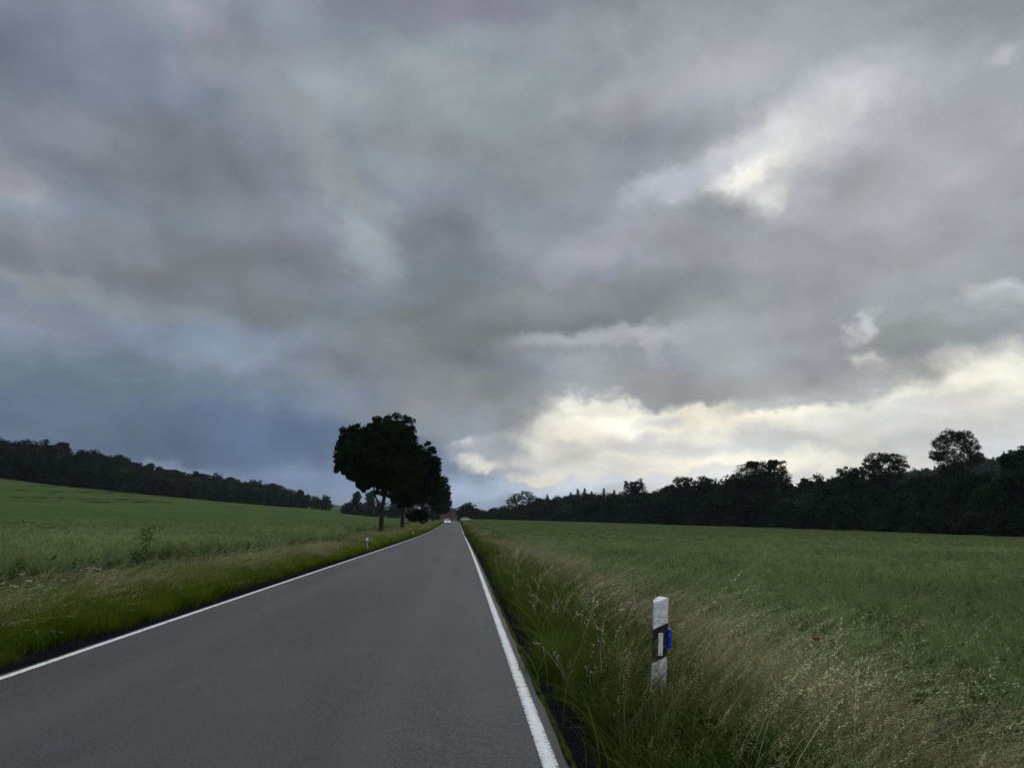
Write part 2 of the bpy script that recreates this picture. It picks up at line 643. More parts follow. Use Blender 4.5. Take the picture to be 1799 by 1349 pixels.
YV = np.concatenate([np.linspace(-40, -2, 12), np.linspace(0, 40, 41), 40 + geo(1, 340, 90)[1:], 380 + geo(5, 1500, 40)])
SV = np.concatenate([-geo(10, 1800, 70)[::-1], np.array([-8, -6.5, -5.6, -4.8, -4.2, -3.7, -3.3, -2.9, -1.5, 0, 1.5, 2.9, 3.3, 3.7, 4.2, 4.8, 5.4, 6.1, 7, 8.2]), geo(10, 1800, 70)])

# soil under the crops and verges
m = NT('soil_and_turf', .95, .1)
f = m.noise(2.2, 5)
m.color(m.mix(m.rng(f, .35, .65), (.018, .026, .008), (.05, .06, .022)))
m.bump(m.noise(9, 5), .05)
MAT_GROUND = m.m
g = link('ground', sheet('ground', SV, YV, 0, [MAT_GROUND]))
tag(g, kind='structure')

# road
m = NT('asphalt', .68, .38)
sA = m.attr('s').outputs['Fac']
fine = m.noise(42, 5, .8)
grit = m.noise(240, 2, .6)
stain = m.noise(.45, 5, .6, m.scale(m.pos(), (1.0, .22, 1.0)))
stain2 = m.noise(2.3, 4, .6, m.scale(m.pos(), (1.0, .5, 1.0)))
cc = m.mix(m.rng(fine, .42, .60), (.005, .005, .0045), (.058, .0565, .051))
cc = m.mix(m.rng(m.noise(120, 2, .6), .62, .74), cc, (.20, .20, .19))
cc = m.mix(m.rng(stain, .42, .58, 0, .35), cc, (.060, .058, .053))
cc = m.mix(m.rng(m.noise(.8, 5, .7, m.scale(m.pos(), (1.0, .12, 1.0))), .55, .7, 0, .4), cc, (.030, .031, .031))
cc = m.mix(m.rng(stain2, .52, .70, 0, .4), cc, (.055, .056, .058))
absS = m.math('ABSOLUTE', sA)
trk = m.math('ABSOLUTE', m.math('SUBTRACT', absS, 1.45))
cc = m.mix(m.rng(trk, .45, .0, 0, .3), cc, (.066, .064, .058))
edge = m.rng(m.math('ADD', absS, m.math('MULTIPLY', m.noise(3.2, 4), .25)), 2.84, 2.96, 0, .7)
cc = m.mix(edge, cc, (.035, .036, .036))
m.color(cc)
m.bump(fine, .010, .9)
MAT_ROAD = m.m
YR = np.concatenate([np.linspace(-30, -2, 8), np.linspace(0, 60, 121), 60 + geo(1, 270, 100)[1:], np.linspace(335, 430, 12)])


def jag(S, Y):
    w = np.sign(S) * (np.abs(S) > 2.77) * (.007 * np.sin(Y * 3.1) + .006 * np.sin(Y * 7.3 + 1))
    return S + w


SR = np.array([-2.83, -2.79, -2.6, -1.8, -.9, 0, .9, 1.8, 2.6, 2.79, 2.83])
rd = link('road', sheet('road', SR, YR, lambda S, Y: .035 + .02 * (1 - (S / 2.9) ** 2) - .035 * (np.abs(S) > 2.812), [MAT_ROAD], useedge=jag))
tag(rd, kind='structure')

# painted edge lines
m = NT('road_paint', .7, .3)
sA = m.attr('s').outputs['Fac']
d = m.math('ABSOLUTE', m.math('SUBTRACT', m.math('ABSOLUTE', sA), 2.68))
crack = m.noise(11, 5, .75, m.scale(m.pos(), (1.0, 6.0, 1.0)))
wear = m.noise(26, 4, .7)
wear2 = m.noise(4, 3, .6)
k = m.math('ADD', m.math('ADD', m.math('MULTIPLY', d, 2.6), m.math('MULTIPLY', crack, .55)), m.math('ADD', m.math('MULTIPLY', wear, .45), m.math('MULTIPLY', wear2, .12)))
m.color(m.mix(m.rng(k, .655, .72), m.mix(m.rng(wear, .3, .7), (.50, .50, .47), (.68, .68, .65)), (.11, .11, .108)))
MAT_LINE = m.m
for sgn, nm in ((1, 'right'), (-1, 'left')):
    sv = np.array([2.625, 2.65, 2.68, 2.71, 2.735]) if sgn > 0 else np.array([-2.735, -2.71, -2.68, -2.65, -2.625])
    o = link('road_marking', sheet('road_marking', sv, YR, lambda S, Y: .039 + .02 * (1 - (S / 2.9) ** 2), [MAT_LINE]))
    tag(o, kind='structure')

# dark gravel shoulder with a thread of moss against the asphalt
m = NT('shoulder_gravel', 1.0, .0)
sA = m.attr('s').outputs['Fac']
gr = m.noise(60, 4, .7)
cc = m.mix(m.rng(gr, .4, .7), (.004, .0045, .007), (.017, .018, .023))
cc = m.mix(m.rng(m.noise(150, 2), .68, .76), cc, (.08, .08, .08))
mo = m.math('ABSOLUTE', m.math('SUBTRACT', m.math('ADD', m.math('ABSOLUTE', sA), m.math('MULTIPLY', m.noise(5, 4), .06)), 2.875))
cc = m.mix(m.math('MULTIPLY', m.rng(mo, .035, .005), m.rng(m.noise(2.5, 4), .35, .5)), cc, (.04, .055, .008))
m.color(cc)
m.bump(gr, .02)
MAT_SHO = m.m
for sgn in (1, -1):
    sv = np.array([2.78, 2.86, 2.9, 3.0, 3.1, 3.25, 3.45])
    if sgn < 0: sv = -sv[::-1]
    o = link('shoulder', sheet('shoulder', sv, YR, lambda S, Y: .012 + .006 * np.sin(Y * 9 + S * 30), [MAT_SHO]))
    tag(o, kind='structure')

# ------------------------------------------------------------------ crop canopy sheets
HC = 1.12      # height of the crop


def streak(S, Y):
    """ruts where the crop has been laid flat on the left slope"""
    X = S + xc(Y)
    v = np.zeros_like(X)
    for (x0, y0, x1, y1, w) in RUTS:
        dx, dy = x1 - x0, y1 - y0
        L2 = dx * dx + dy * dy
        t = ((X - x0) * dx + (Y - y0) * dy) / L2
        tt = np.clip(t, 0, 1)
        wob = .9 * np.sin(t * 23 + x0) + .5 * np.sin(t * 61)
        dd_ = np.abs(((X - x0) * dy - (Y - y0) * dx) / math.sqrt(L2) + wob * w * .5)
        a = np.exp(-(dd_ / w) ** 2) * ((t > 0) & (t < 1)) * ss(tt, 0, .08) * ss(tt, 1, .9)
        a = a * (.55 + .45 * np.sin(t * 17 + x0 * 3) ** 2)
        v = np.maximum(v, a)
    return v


def hit(px, py, h=HC):
    """where the line of sight meets the crop top"""
    r_ = ray(px, py)
    t = 3.0
    for _ in range(4000):
        p = CAM + r_ * t
        if p[2] < gz(p[0], p[1]) + h: return p
        t *= 1.004
        if t > 900: break
    return CAM + r_ * 400


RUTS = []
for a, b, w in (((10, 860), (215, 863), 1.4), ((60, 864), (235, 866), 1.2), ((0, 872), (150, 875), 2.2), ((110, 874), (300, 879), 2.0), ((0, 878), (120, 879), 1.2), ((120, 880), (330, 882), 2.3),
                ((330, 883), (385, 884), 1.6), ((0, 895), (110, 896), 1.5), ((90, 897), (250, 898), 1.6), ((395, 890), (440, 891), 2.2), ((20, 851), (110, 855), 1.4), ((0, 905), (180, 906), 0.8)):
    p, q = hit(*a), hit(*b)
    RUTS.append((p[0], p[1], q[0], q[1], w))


def crop_mat(name, lo, hi, far):
    m = NT(name, .95, .0)
    n_a = m.noise(7.0, 4, .7)
    n_b = m.noise(.9, 5, .65)
    n_c = m.noise(.06, 4, .6)
    cc = m.mix(m.rng(n_a, .36, .64), lo, hi)
    cc = m.mix(m.rng(n_b, .35, .65, 0, .5), cc, hi)
    cc = m.mix(m.rng(n_c, .4, .62, 0, .5), cc, far)
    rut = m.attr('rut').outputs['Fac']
    cc = m.mix(m.rng(rut, .1, .55, 0, .95), cc, (.012, .021, .007))  # soil and shaded stems of the ruts painted into the crop colour
    m.color(cc)
    m.bump(m.math('ADD', m.math('MULTIPLY', n_a, .35), n_b), .35, .8)
    return m.m


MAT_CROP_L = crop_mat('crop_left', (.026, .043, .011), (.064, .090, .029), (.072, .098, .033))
MAT_CROP_R = crop_mat('crop_right', (.026, .039, .012), (.061, .081, .029), (.066, .086, .031))


def bumpy(S, Y):
    X = S + xc(Y)
    return .06 * np.sin(X * 2.1 + 3 * np.sin(Y * .9)) * np.sin(Y * 1.7 + 2 * np.sin(X * .8)) + .05 * np.sin(X * .61 + 1) * np.sin(Y * .53)


FX = [-140, 0, 100, 200, 300, 400, 480, 560, 600]
FD = [300, 320, 345, 385, 430, 480, 530, 600, 640]
RX = [780, 830, 900, 1000, 1100, 1200, 1300, 1400, 1500, 1600, 1700, 1799, 1950]
RD = [560, 520, 470, 400, 350, 305, 268, 238, 212, 190, 170, 152, 135]


def under_wood(X, Y, side):
    """1 where the woods stand: no crop grows there"""
    dep = X * cF[0] + Y * cF[1]
    px = 899.5 + F * (X * cR[0] + Y * cR[1]) / np.maximum(dep, 1)
    fr = np.interp(px, FX, FD) if side < 0 else np.interp(px, RX, RD)
    return ss(dep, fr + 2, fr + 10)


def crop_top(frac, edge, sign):
    def fn(S, Y):
        inn = (S * sign) - edge(Y) * sign
        return HC * (frac + .42 * ss(np.hypot(S, Y), 25, 110)) * (ss(inn, -.15, .5)) + bumpy(S, Y) * ss(inn, .2, 2) - 1.0 * streak(S, Y) * (sign < 0) - .3 * (inn < -.05) - 3 * under_wood(S + xc(Y), Y, sign)
    return fn


OFF = np.concatenate([[-.1, .1, .3, .6, 1.0, 1.5, 2.1, 2.8, 3.6, 4.5], geo(5.5, 100, 130), np.arange(101, 300, 1.1), geo(301, 560, 20)])
YC = np.concatenate([np.linspace(-8, 60, 180), 60 + np.arange(.8, 300, 1.1), 360 + geo(2, 340, 60)])
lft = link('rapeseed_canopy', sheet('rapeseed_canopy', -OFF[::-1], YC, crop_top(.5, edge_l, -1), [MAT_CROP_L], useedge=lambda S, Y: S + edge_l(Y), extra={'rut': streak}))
tag(lft, 'pale green ripening rapeseed field rising up the slope left of the road', 'crop field', kind='stuff')
rgt = link('rapeseed_canopy', sheet('rapeseed_canopy', OFF, YC, crop_top(.5, edge_r, 1), [MAT_CROP_R], useedge=lambda S, Y: S + edge_r(Y), extra={'rut': lambda S, Y: 0 * S}))
tag(rgt, 'flat dull green rapeseed field right of the road, reaching to the wood', 'crop field', kind='stuff')

# ------------------------------------------------------------------ grass, seed heads, crop plants
PROTO = bpy.data.collections.new('plant_kinds')


def strips(base, tip_dir, h, bend, w, col0, col1, k=4, r=rng, taper=1.0):
    """blades as tapered curved strips; arrays are (n,...)"""
    n = len(base)
    t = np.linspace(0, 1, k + 1)
    P = base[:, None, :] + np.stack([
        tip_dir[:, 0:1] * bend[:, None] * (t[None] ** 2) * h[:, None],
        tip_dir[:, 1:2] * bend[:, None] * (t[None] ** 2) * h[:, None],
        h[:, None] * (t[None] - .5 * np.clip(bend[:, None], 0, 1.3) * .55 * t[None] ** 2.2)], -1)
    a = r.uniform(0, math.pi, n)
    side = np.stack([np.cos(a), np.sin(a), np.zeros(n)], -1)
    ww = w[:, None] * (1 - taper * .92 * t[None] ** 1.5) * .5
    A = P - side[:, None] * ww[..., None]
    B = P + side[:, None] * ww[..., None]
    V = np.stack([A, B], 2).reshape(n, (k + 1) * 2, 3)
    b = (np.arange(n) * (k + 1) * 2)[:, None]
    q = np.array([[2 * i, 2 * i + 1, 2 * i + 3, 2 * i + 2] for i in range(k)])
    Q = (b[:, :, None] + q[None]).reshape(-1, 4)
    C = col0[:, None, :] * (1 - t[None, :, None]) + col1[:, None, :] * t[None, :, None]
    C = np.repeat(C, 2, axis=1).reshape(n, (k + 1) * 2, 3)
    return V.reshape(-1, 3), Q, C.reshape(-1, 3), P


def cards(cent, size_l, size_w, col, r=rng, updir=None):
    """small lens-shaped faces, long axis along updir (random when None)"""
    n = len(cent)
    if updir is None:
        updir = r.normal(size=(n, 3))
    u = updir / (np.linalg.norm(updir, axis=1, keepdims=True) + 1e-9)
    v = np.cross(u, r.normal(size=(n, 3)))
    v /= (np.linalg.norm(v, axis=1, keepdims=True) + 1e-9)
    sl = (size_l * .5)[:, None]
    sw = (size_w * .5)[:, None]
    V = np.stack([cent - u * sl, cent + v * sw, cent + u * sl, cent - v * sw], 1).reshape(-1, 3)
    Q = np.arange(n * 4).reshape(n, 4)
    C = np.repeat(col, 4, axis=0)
    return V, Q, C


class Acc:
    def __init__(s): s.V, s.Q, s.C, s.n = [], [], [], 0

    def add(s, V, Q, C):
        s.V.append(V); s.Q.append(Q + s.n); s.C.append(C); s.n += len(V)

    def mesh(s, name, mat):
        return np_mesh(name, np.concatenate(s.V), np.concatenate(s.Q), col=np.concatenate(s.C), mats=[mat])


def jitc(rgb, n, v=.2):
    return np.array(rgb)[None] * (1 + rng.uniform(-v, v, (n, 1))) * (1 + rng.uniform(-.06, .06, (n, 3)))


def dirs(n, wind=.6, spread=1.0):
    a = rng.uniform(0, 2 * math.pi, n)
    d_ = np.stack([np.cos(a), np.sin(a)], -1) * spread + np.array([wind, -.25 * wind])
    return d_


def grass_patch(n, rad, hmin, hmax, w, c0, c1, wind=.5, bend=(.15, .7), k=4):
    A = Acc()
    b = np.zeros((n, 3)); b[:, :2] = rng.normal(0, rad, (n, 2))
    h = rng.uniform(hmin, hmax, n)
    V, Q, C, P = strips(b, dirs(n, wind), h, rng.uniform(*bend, n), w * rng.uniform(.7, 1.3, n), jitc(c0, n), jitc(c1, n), k)
    A.add(V, Q, C)
    return A


def seed_patch(n, rad, hmin, hmax, lod, wind=.9, tan=(.235, .222, .108), stem=(.085, .098, .028), bend=(.2, .8), spk=26):
    """tall grass gone to seed: thin stems with loose drooping heads"""
    A = Acc()
    b = np.zeros((n, 3)); b[:, :2] = rng.normal(0, rad, (n, 2))
    h = rng.uniform(hmin, hmax, n)
    V, Q, C, P = strips(b, dirs(n, wind, .6), h, rng.uniform(*bend, n), np.full(n, .0022 * lod), jitc(stem, n), jitc(tuple(x * .85 for x in tan), n), 5, taper=.4)
    A.add(V, Q, C)
    # heads
    tops = P[:, -1]; prev = P[:, -2]
    dv = tops - prev
    m_ = spk
    t = rng.uniform(-.15, 1.0, (n, m_))
    pts = prev[:, None] + dv[:, None] * t[..., None] * 1.0
    spread = .018 * lod ** .5 * (1.1 - t)[..., None]
    off = rng.normal(0, 1, (n, m_, 3)) * spread
    off[..., 2] -= .008
    pts = (pts + off).reshape(-1, 3)
    nn = len(pts)
    ud = np.repeat(dv / np.linalg.norm(dv, axis=1, keepdims=True), m_, axis=0) + rng.normal(0, .45, (nn, 3))
    Vc, Qc, Cc = cards(pts, rng.uniform(.010, .019, nn) * lod, rng.uniform(.003, .005, nn) * lod, jitc(tan, nn, .28), updir=ud)
    A.add(Vc, Qc, Cc)
    return A


def rape_plant(nst, hmin, hmax, lod, rad=.0, cpod=(.172, .226, .086), cstem=(.125, .162, .062), pods=11, leaves=10, wind=.2):
    A = Acc()
    b = np.zeros((nst, 3)); b[:, :2] = rng.normal(0, rad + 1e-3, (nst, 2))
    h = rng.uniform(hmin, hmax, nst)
    V, Q, C, P = strips(b, dirs(nst, wind, .7), h, rng.uniform(.02, .25, nst), np.full(nst, .007 * lod), jitc(cstem, nst), jitc(cstem, nst), 4, taper=.6)
    A.add(V, Q, C)
    for i in range(nst):
        nb = 8
        ts = rng.uniform(.45, .9, nb)
        bb = np.stack([np.interp(ts, np.linspace(0, 1, 5), P[i, :, j]) for j in range(3)], -1)
        bh = (h[i] - bb[:, 2]) * rng.uniform(.75, 1.1, nb) + .03
        Vb, Qb, Cb, Pb = strips(bb, dirs(nb, wind * .5, 1.0), bh, rng.uniform(.35, .8, nb), np.full(nb, .004 * lod), jitc(cstem, nb), jitc(cpod, nb), 3, taper=.5)
        A.add(Vb, Qb, Cb)
        pp = np.concatenate([Pb.reshape(-1, 3), P[i, 3:]])
        t = rng.uniform(.2, 1, (nb, pods))
        kk = t * 3
        i0 = np.clip(kk.astype(int), 0, 2)
        fr = (kk - i0)[..., None]
        ar = np.arange(nb)[:, None]
        pt = (Pb[ar, i0] * (1 - fr) + Pb[ar, i0 + 1] * fr).reshape(-1, 3)
        top = P[i, 3] + (P[i, 4] - P[i, 3]) * rng.uniform(0, 1, (pods * 2, 1))
        pt = np.concatenate([pt, top])
        n_ = len(pt)
        ud = rng.normal(0, 1, (n_, 3)); ud[:, 2] = np.abs(ud[:, 2]) * .9 + .5
        ud /= np.linalg.norm(ud, axis=1, keepdims=True)
        ln = rng.uniform(.045, .075, n_) * lod ** .4
        Vp, Qp, Cp = cards(pt + ud * (ln * .5)[:, None], ln, rng.uniform(.0045, .0065, n_) * lod, jitc(cpod, n_, .25), updir=ud)
        A.add(Vp, Qp, Cp)
    nl = leaves * nst
    if nl:
        c_ = np.zeros((nl, 3)); c_[:, :2] = rng.normal(0, rad + .09, (nl, 2)); c_[:, 2] = rng.uniform(.1, .75, nl) * hmax
        ud = rng.normal(0, 1, (nl, 3)); ud[:, 2] *= .4
        Vl, Ql, Cl = cards(c_, rng.uniform(.10, .2, nl) * lod ** .3, rng.uniform(.03, .06, nl) * lod ** .3, jitc((.045, .072, .022), nl), updir=ud)
        A.add(Vl, Ql, Cl)
    return A


def weed_clump(n, rad, h, size, c0, lod=1.0):
    """low leafy weeds: a mound of small leaves on hidden stems"""
    A = Acc()
    a = rng.uniform(0, 2 * math.pi, n)
    rr = rad * np.sqrt(rng.uniform(0, 1, n))
    z = h * rng.uniform(.08, 1, n) * (1 - .55 * (rr / rad) ** 2)
    c_ = np.stack([rr * np.cos(a), rr * np.sin(a), z], -1)
    ud = np.stack([np.cos(a), np.sin(a), rng.uniform(-.3, .8, n)], -1) + rng.normal(0, .5, (n, 3))
    V, Q, C = cards(c_, size * rng.uniform(.7, 1.5, n), size * .42 * rng.uniform(.7, 1.3, n), jitc(c0, n, .45), updir=ud)
    A.add(V, Q, C)
    ns = max(6, n // 14)
    b = np.zeros((ns, 3)); b[:, :2] = rng.normal(0, rad * .35, (ns, 2))
    V, Q, C, P = strips(b, dirs(ns, .3), rng.uniform(.5, 1.05, ns) * h, rng.uniform(.1, .6, ns), np.full(ns, .005 * lod), jitc(c0, ns), jitc(c0, ns), 4)
    A.add(V, Q, C)
    return A


def scatter(name, pts, protos, label, cat, scl, rot, rnd_idx=True):
    """plants nobody could count: one object; kinds instanced on the points of its mesh"""
    n = len(pts)
    coll = bpy.data.collections.new(name + '_kinds')
    for i, (me) in enumerate(protos):
        o = bpy.data.objects.new('plant', me)
        coll.objects.link(o)
    me = np_mesh(name, pts, np.zeros((0, 4), int), attrs={'rot': rot, 'scl': scl, 'idx': rng.integers(0, len(protos), n)})
    o = link(name, me)
    ng = bpy.data.node_groups.new(name + '_scatter', 'GeometryNodeTree')
    ng.interface.new_socket('Geometry', in_out='INPUT', socket_type='NodeSocketGeometry')
    ng.interface.new_socket('Geometry', in_out='OUTPUT', socket_type='NodeSocketGeometry')
    N, L = ng.nodes, ng.links
    gi, go = N.new('NodeGroupInput'), N.new('NodeGroupOutput')
    iop = N.new('GeometryNodeInstanceOnPoints')
    ci = N.new('GeometryNodeCollectionInfo')
    ci.inputs['Collection'].default_value = coll
    ci.inputs['Separate Children'].default_value = True
    ci.inputs['Reset Children'].default_value = True

    def named(nm, typ):
        a = N.new('GeometryNodeInputNamedAttribute')
        a.data_type = typ
        a.inputs['Name'].default_value = nm
        return a.outputs['Attribute']
    e2r = N.new('FunctionNodeEulerToRotation')
    L.new(named('rot', 'FLOAT_VECTOR'), e2r.inputs[0])
    L.new(gi.outputs[0], iop.inputs['Points'])
    L.new(ci.outputs[0], iop.inputs['Instance'])
    iop.inputs['Pick Instance'].default_value = True
    L.new(named('idx', 'INT'), iop.inputs['Instance Index'])
    L.new(e2r.outputs[0], iop.inputs['Rotation'])
    L.new(named('scl', 'FLOAT'), iop.inputs['Scale'])
    L.new(iop.outputs[0], go.inputs[0])
    md = o.modifiers.new('scatter', 'NODES')
    md.node_group = ng
    tag(o, label, cat, kind='stuff')
    return o


def fbm(x, y, sc, seed=0):
    v = np.zeros_like(x)
    for i in range(4):
        a = 1.7 * i + seed
        f_ = sc * (1.9 ** i)
        v += (np.sin(x * f_ * math.cos(a) + y * f_ * math.sin(a) + seed * 3.1 + 1.3 * np.sin(y * f_ * .7 + i)) *
              np.sin(x * f_ * math.sin(a + 1) - y * f_ * math.cos(a + 1) + 2.1 * i)) / (1.6 ** i)
    return v


def sample(n, s0, s1, y0, y1, dens_fn=None, dmin=0, dmax=1e9, fov=50):
    """random places along the road in cross-road distance s and Y"""
    s = rng.uniform(s0, s1, n) if not callable(s0) else None
    y = rng.uniform(y0, y1, n)
    if s is None:
        s = s0(y) + (s1(y) - s0(y)) * rng.uniform(0, 1, n)
    x = s + xc(y)
    d_ = np.hypot(x, y)
    azd = np.degrees(np.arctan2(x, y)) - math.degrees(YAW)
    k = (d_ >= dmin) & (d_ < dmax) & (np.abs(azd) < fov) & (y > .5)
    if dens_fn is not None:
        k &= rng.uniform(0, 1, n) < dens_fn(s, x, y)
    return s[k], x[k], y[k]


def place(x, y, dz=0.0):
    return np.stack([x, y, gz(x, y) + dz], -1)


def rots(n, tilt=.12, spin=.7):
    r_ = np.zeros((n, 3))
    r_[:, 0] = rng.normal(0, tilt, n)
    r_[:, 1] = rng.normal(0, tilt, n)
    r_[:, 2] = rng.uniform(-spin, spin, n)
    return r_


GREEN0, GREEN1 = (.028, .046, .003), (.115, .155, .012)
DARK0, DARK1 = (.022, .034, .005), (.080, .104, .018)      # fresh verge grass
OLIVE0, OLIVE1 = (.036, .050, .010), (.115, .125, .034)
MAT_GRASS = plant_mat('grass', .3)
MAT_SEED = plant_mat('seed_heads', .2, .5)
MAT_RAPE = plant_mat('rape_pods', .25, .12, 1.0, .55)
MAT_WEED = plant_mat('weeds', .25, .6)

gp, gd = {}, {}
for lod, (w, n, rad) in {0: (.0045, 110, .13), 1: (.011, 70, .2), 2: (.03, 60, .42)}.items():
    gd[lod] = [grass_patch(n, rad, .2, .5, w, DARK0, DARK1, .5, (.2, .9)).mesh('grass_tuft', MAT_GRASS) for _ in range(4)]
    gp[lod] = [grass_patch(n, rad, .2, .52, w, GREEN0, GREEN1, .35, (.1, .8)).mesh('grass_tuft', MAT_GRASS) for _ in range(4)]
go_ = {}
for lod, (w, n, rad) in {0: (.0042, 110, .15), 1: (.011, 70, .22), 2: (.03, 60, .42)}.items():
    go_[lod] = [grass_patch(n, rad, .3, .62, w, OLIVE0, OLIVE1, .6, (.3, 1.0)).mesh('grass_tuft', MAT_GRASS) for _ in range(4)]
sp = {0: [seed_patch(26, .16, .6, .95, 1.0, spk=34).mesh('seed_tuft', MAT_SEED) for _ in range(5)],
      1: [seed_patch(22, .25, .6, .95, 2.4, spk=18).mesh('seed_tuft', MAT_SEED) for _ in range(4)],
      2: [seed_patch(24, .5, .6, .95, 6.0, spk=10).mesh('seed_tuft', MAT_SEED) for _ in range(3)]}


def verge(side, kind, s0, s1, label, cat, dens, protos, scl, tilt=.1, spin=.8, dz=0.0, mask=None):
    P_, S_, R_ = [], [], []
    objs = []
    for lod, (a, b) in enumerate(((0, 17), (17, 60), (60, 330))):
        y1 = min(b, 325)
        width = 4.0
        area = width * (y1 - max(a - 8, .5))
        n = int(dens[lod] * area)
        s, x, y = sample(n, s0, s1, max(a - 9, .5), y1, mask, a, b)
        k_ = np.abs(s) > (3.02, 3.3, 3.95)[lod]
        s, x, y = s[k_], x[k_], y[k_]
        if len(s) == 0: continue
        sc = scl(s, x, y) * rng.uniform(.75, 1.25, len(s))
        objs.append((lod, place(x, y, dz), sc, rots(len(s), tilt, spin)))
    # one object per stand: kinds of the three sizes in one list
    allp = [pm for l in range(3) for pm in protos[l]]
    pts = np.concatenate([o[1] for o in objs]); sc = np.concatenate([o[2] for o in objs]); rt = np.concatenate([o[3] for o in objs])
    idx = np.concatenate([rng.integers(0, len(protos[l]), len(o_)) + sum(len(protos[j]) for j in range(l)) for l, o_, _, _ in objs])
    ob = scatter(kind, pts, allp, label, cat, sc, rt)
    ob.data.attributes['idx'].data.foreach_set('value', idx.astype(np.int32))
    return ob


c_ = lambda v: (lambda y: v + 0 * y)
# left: fresh green grass by the road, seeding grass behind it
verge('L', 'verge_grass', lambda y: -5.5 + 0 * y, lambda y: -3.08 + 0 * y, 'bright green uncut grass along the left edge of the road', 'grass', (26, 14, 3.2), gp,
      lambda s, x, y: .62 + .55 * ss(-s, 3.1, 4.2) + .12 * fbm(x, y, .9), mask=lambda s, x, y: ss(-s + .25 * fbm(x, y, 1.1, 2) + .06, 3.12, 3.4))
verge('L', 'verge_grass', lambda y: edge_l(y) - .2, lambda y: -4.2 + 0 * y, 'olive tufts below the pale seed heads on the left verge', 'grass', (16, 9, 2.4), go_,
      lambda s, x, y: .75 + .15 * fbm(x, y, .7), mask=None)
verge('L', 'seeding_grass', lambda y: edge_l(y) - .3, lambda y: -3.7 + 0 * y, 'pale tan seeding grass between the green verge and the left field', 'grass', (13, 8, 2.2), sp,
      lambda s, x, y: .72 + .12 * fbm(x, y, .6, 1), mask=lambda s, x, y: ss(-s + .45 * fbm(x, y, .5, 5), 3.7, 5.4) * .85 + .04)
# right
verge('R', 'verge_grass', lambda y: 3.0 + 0 * y, lambda y: 4.6 + 0 * y, 'dark green grass hanging over the right shoulder of the road', 'grass', (26, 13, 3.2), gd,
      lambda s, x, y: .72 + .5 * ss(s, 3.1, 3.8) + .12 * fbm(x, y, 1.2), mask=lambda s, x, y: ss(s + .12 * fbm(x, y, 1.3, 2), 3.02, 3.2))
verge('R', 'verge_grass', lambda y: 3.7 + 0 * y, lambda y: edge_r(y) + .5, 'olive uncut grass behind and around the roadside marker post', 'grass', (20, 9, 2.4), go_,
      lambda s, x, y: .85 + .15 * fbm(x, y, .7))
verge('R', 'seeding_grass', lambda y: 3.2 + 0 * y, lambda y: edge_r(y) + .7, 'tan seeding grass bent over by wind beside the right field', 'grass', (16, 8, 2.0), sp,
      lambda s, x, y: .8 + .12 * fbm(x, y, .6, 3), mask=lambda s, x, y: (ss(s + .5 * fbm(x, y, .55, 4), 3.2, 4.9)) * .9 + .05)

# long bleached stems leaning out of the stand
ls = [seed_patch(5, .2, .85, 1.15, 1.35, wind=1.3, tan=(.33, .31, .175), stem=(.15, .155, .055), bend=(.35, .95), spk=40).mesh('long_stem', MAT_SEED) for _ in range(6)]
s, x, y = sample(900, 3.4, 6.6, 2.5, 34, lambda s, x, y: .35 + .65 * (fbm(x, y, .8, 7) > 0), 0, 99)
scatter('long_stems', place(x, y), ls, 'long bleached grass stems leaning over the right verge', 'grass', rng.uniform(.8, 1.15, len(x)), rots(len(x), .12, .6))
s, x, y = sample(700, -6.2, -4.0, 5, 40, lambda s, x, y: .3 + .7 * (fbm(x, y, .7, 3) > 0), 0, 99)
scatter('long_stems', place(x, y), ls, 'long bleached grass stems standing on the left verge', 'grass', rng.uniform(.75, 1.05, len(x)), rots(len(x), .12, .6))

# broad coarse blades and dead stalks mixed through the verge
cb = [grass_patch(16, .12, .25, .7, .013, (.028, .046, .008), (.085, .115, .02), .5, (.3, 1.2)).mesh('coarse_tuft', MAT_GRASS) for _ in range(4)]
ds = [seed_patch(2, .05, .55, 1.0, 2.4, wind=.9, tan=(.36, .345, .24), stem=(.34, .325, .21), bend=(.1, .6), spk=10).mesh('dead_stalk', MAT_SEED) for _ in range(4)]
s, x, y = sample(700, 3.1, 6.2, 2.5, 22, None, 0, 99)
s2, x2, y2 = sample(420, -5.8, -3.15, 6, 24, None, 0, 99)
x, y = np.concatenate([x, x2]), np.concatenate([y, y2])
scatter('coarse_grass', place(x, y), cb, 'coarse broad-bladed grass mixed through both verges', 'grass', rng.uniform(.7, 1.2, len(x)), rots(len(x), .15, 3.1))
s, x, y = sample(190, 3.15, 6.4, 6.2, 26, None, 0, 99)
scatter('dead_stalks', place(x, y), ds, 'bleached dead stalks scattered in the right verge', 'grass', rng.uniform(.7, 1.1, len(x)), rots(len(x), .25, 3.1))

# dark weeds at the near right edge
wd = [weed_clump(700, .2, .42, .026, (.030, .056, .012)).mesh('weed', MAT_WEED) for _ in range(4)]
s, x, y = sample(330, 3.15, 4.25, 3.3, 8.0, lambda s, x, y: ss(fbm(x, y, 1.2, 9) + 1.0 - .35 * (y - 6) * (y > 6), .2, .9), 0, 99)
scatter('leafy_weeds', place(x, y), wd, 'low dark leafy weeds at the foot of the near marker post', 'weeds', rng.uniform(.7, 1.3, len(x)) * (.68 + .34 * ss(x, 1.05, 1.5)), rots(len(x), .2, 3.1))

ft = [grass_patch(60, .16, .3, .55, .005, DARK0, OLIVE1, .5, (.2, .9)).mesh('grass_tuft', MAT_GRASS) for _ in range(4)]
s, x, y = sample(230, 3.3, 4.6, 4.6, 5.9, None, 0, 99)
scatter('mixed_grass', place(x, y), ft, 'mixed uncut grass standing in front of the near marker post', 'grass', rng.uniform(.8, 1.2, len(x)), rots(len(x), .15, .8))

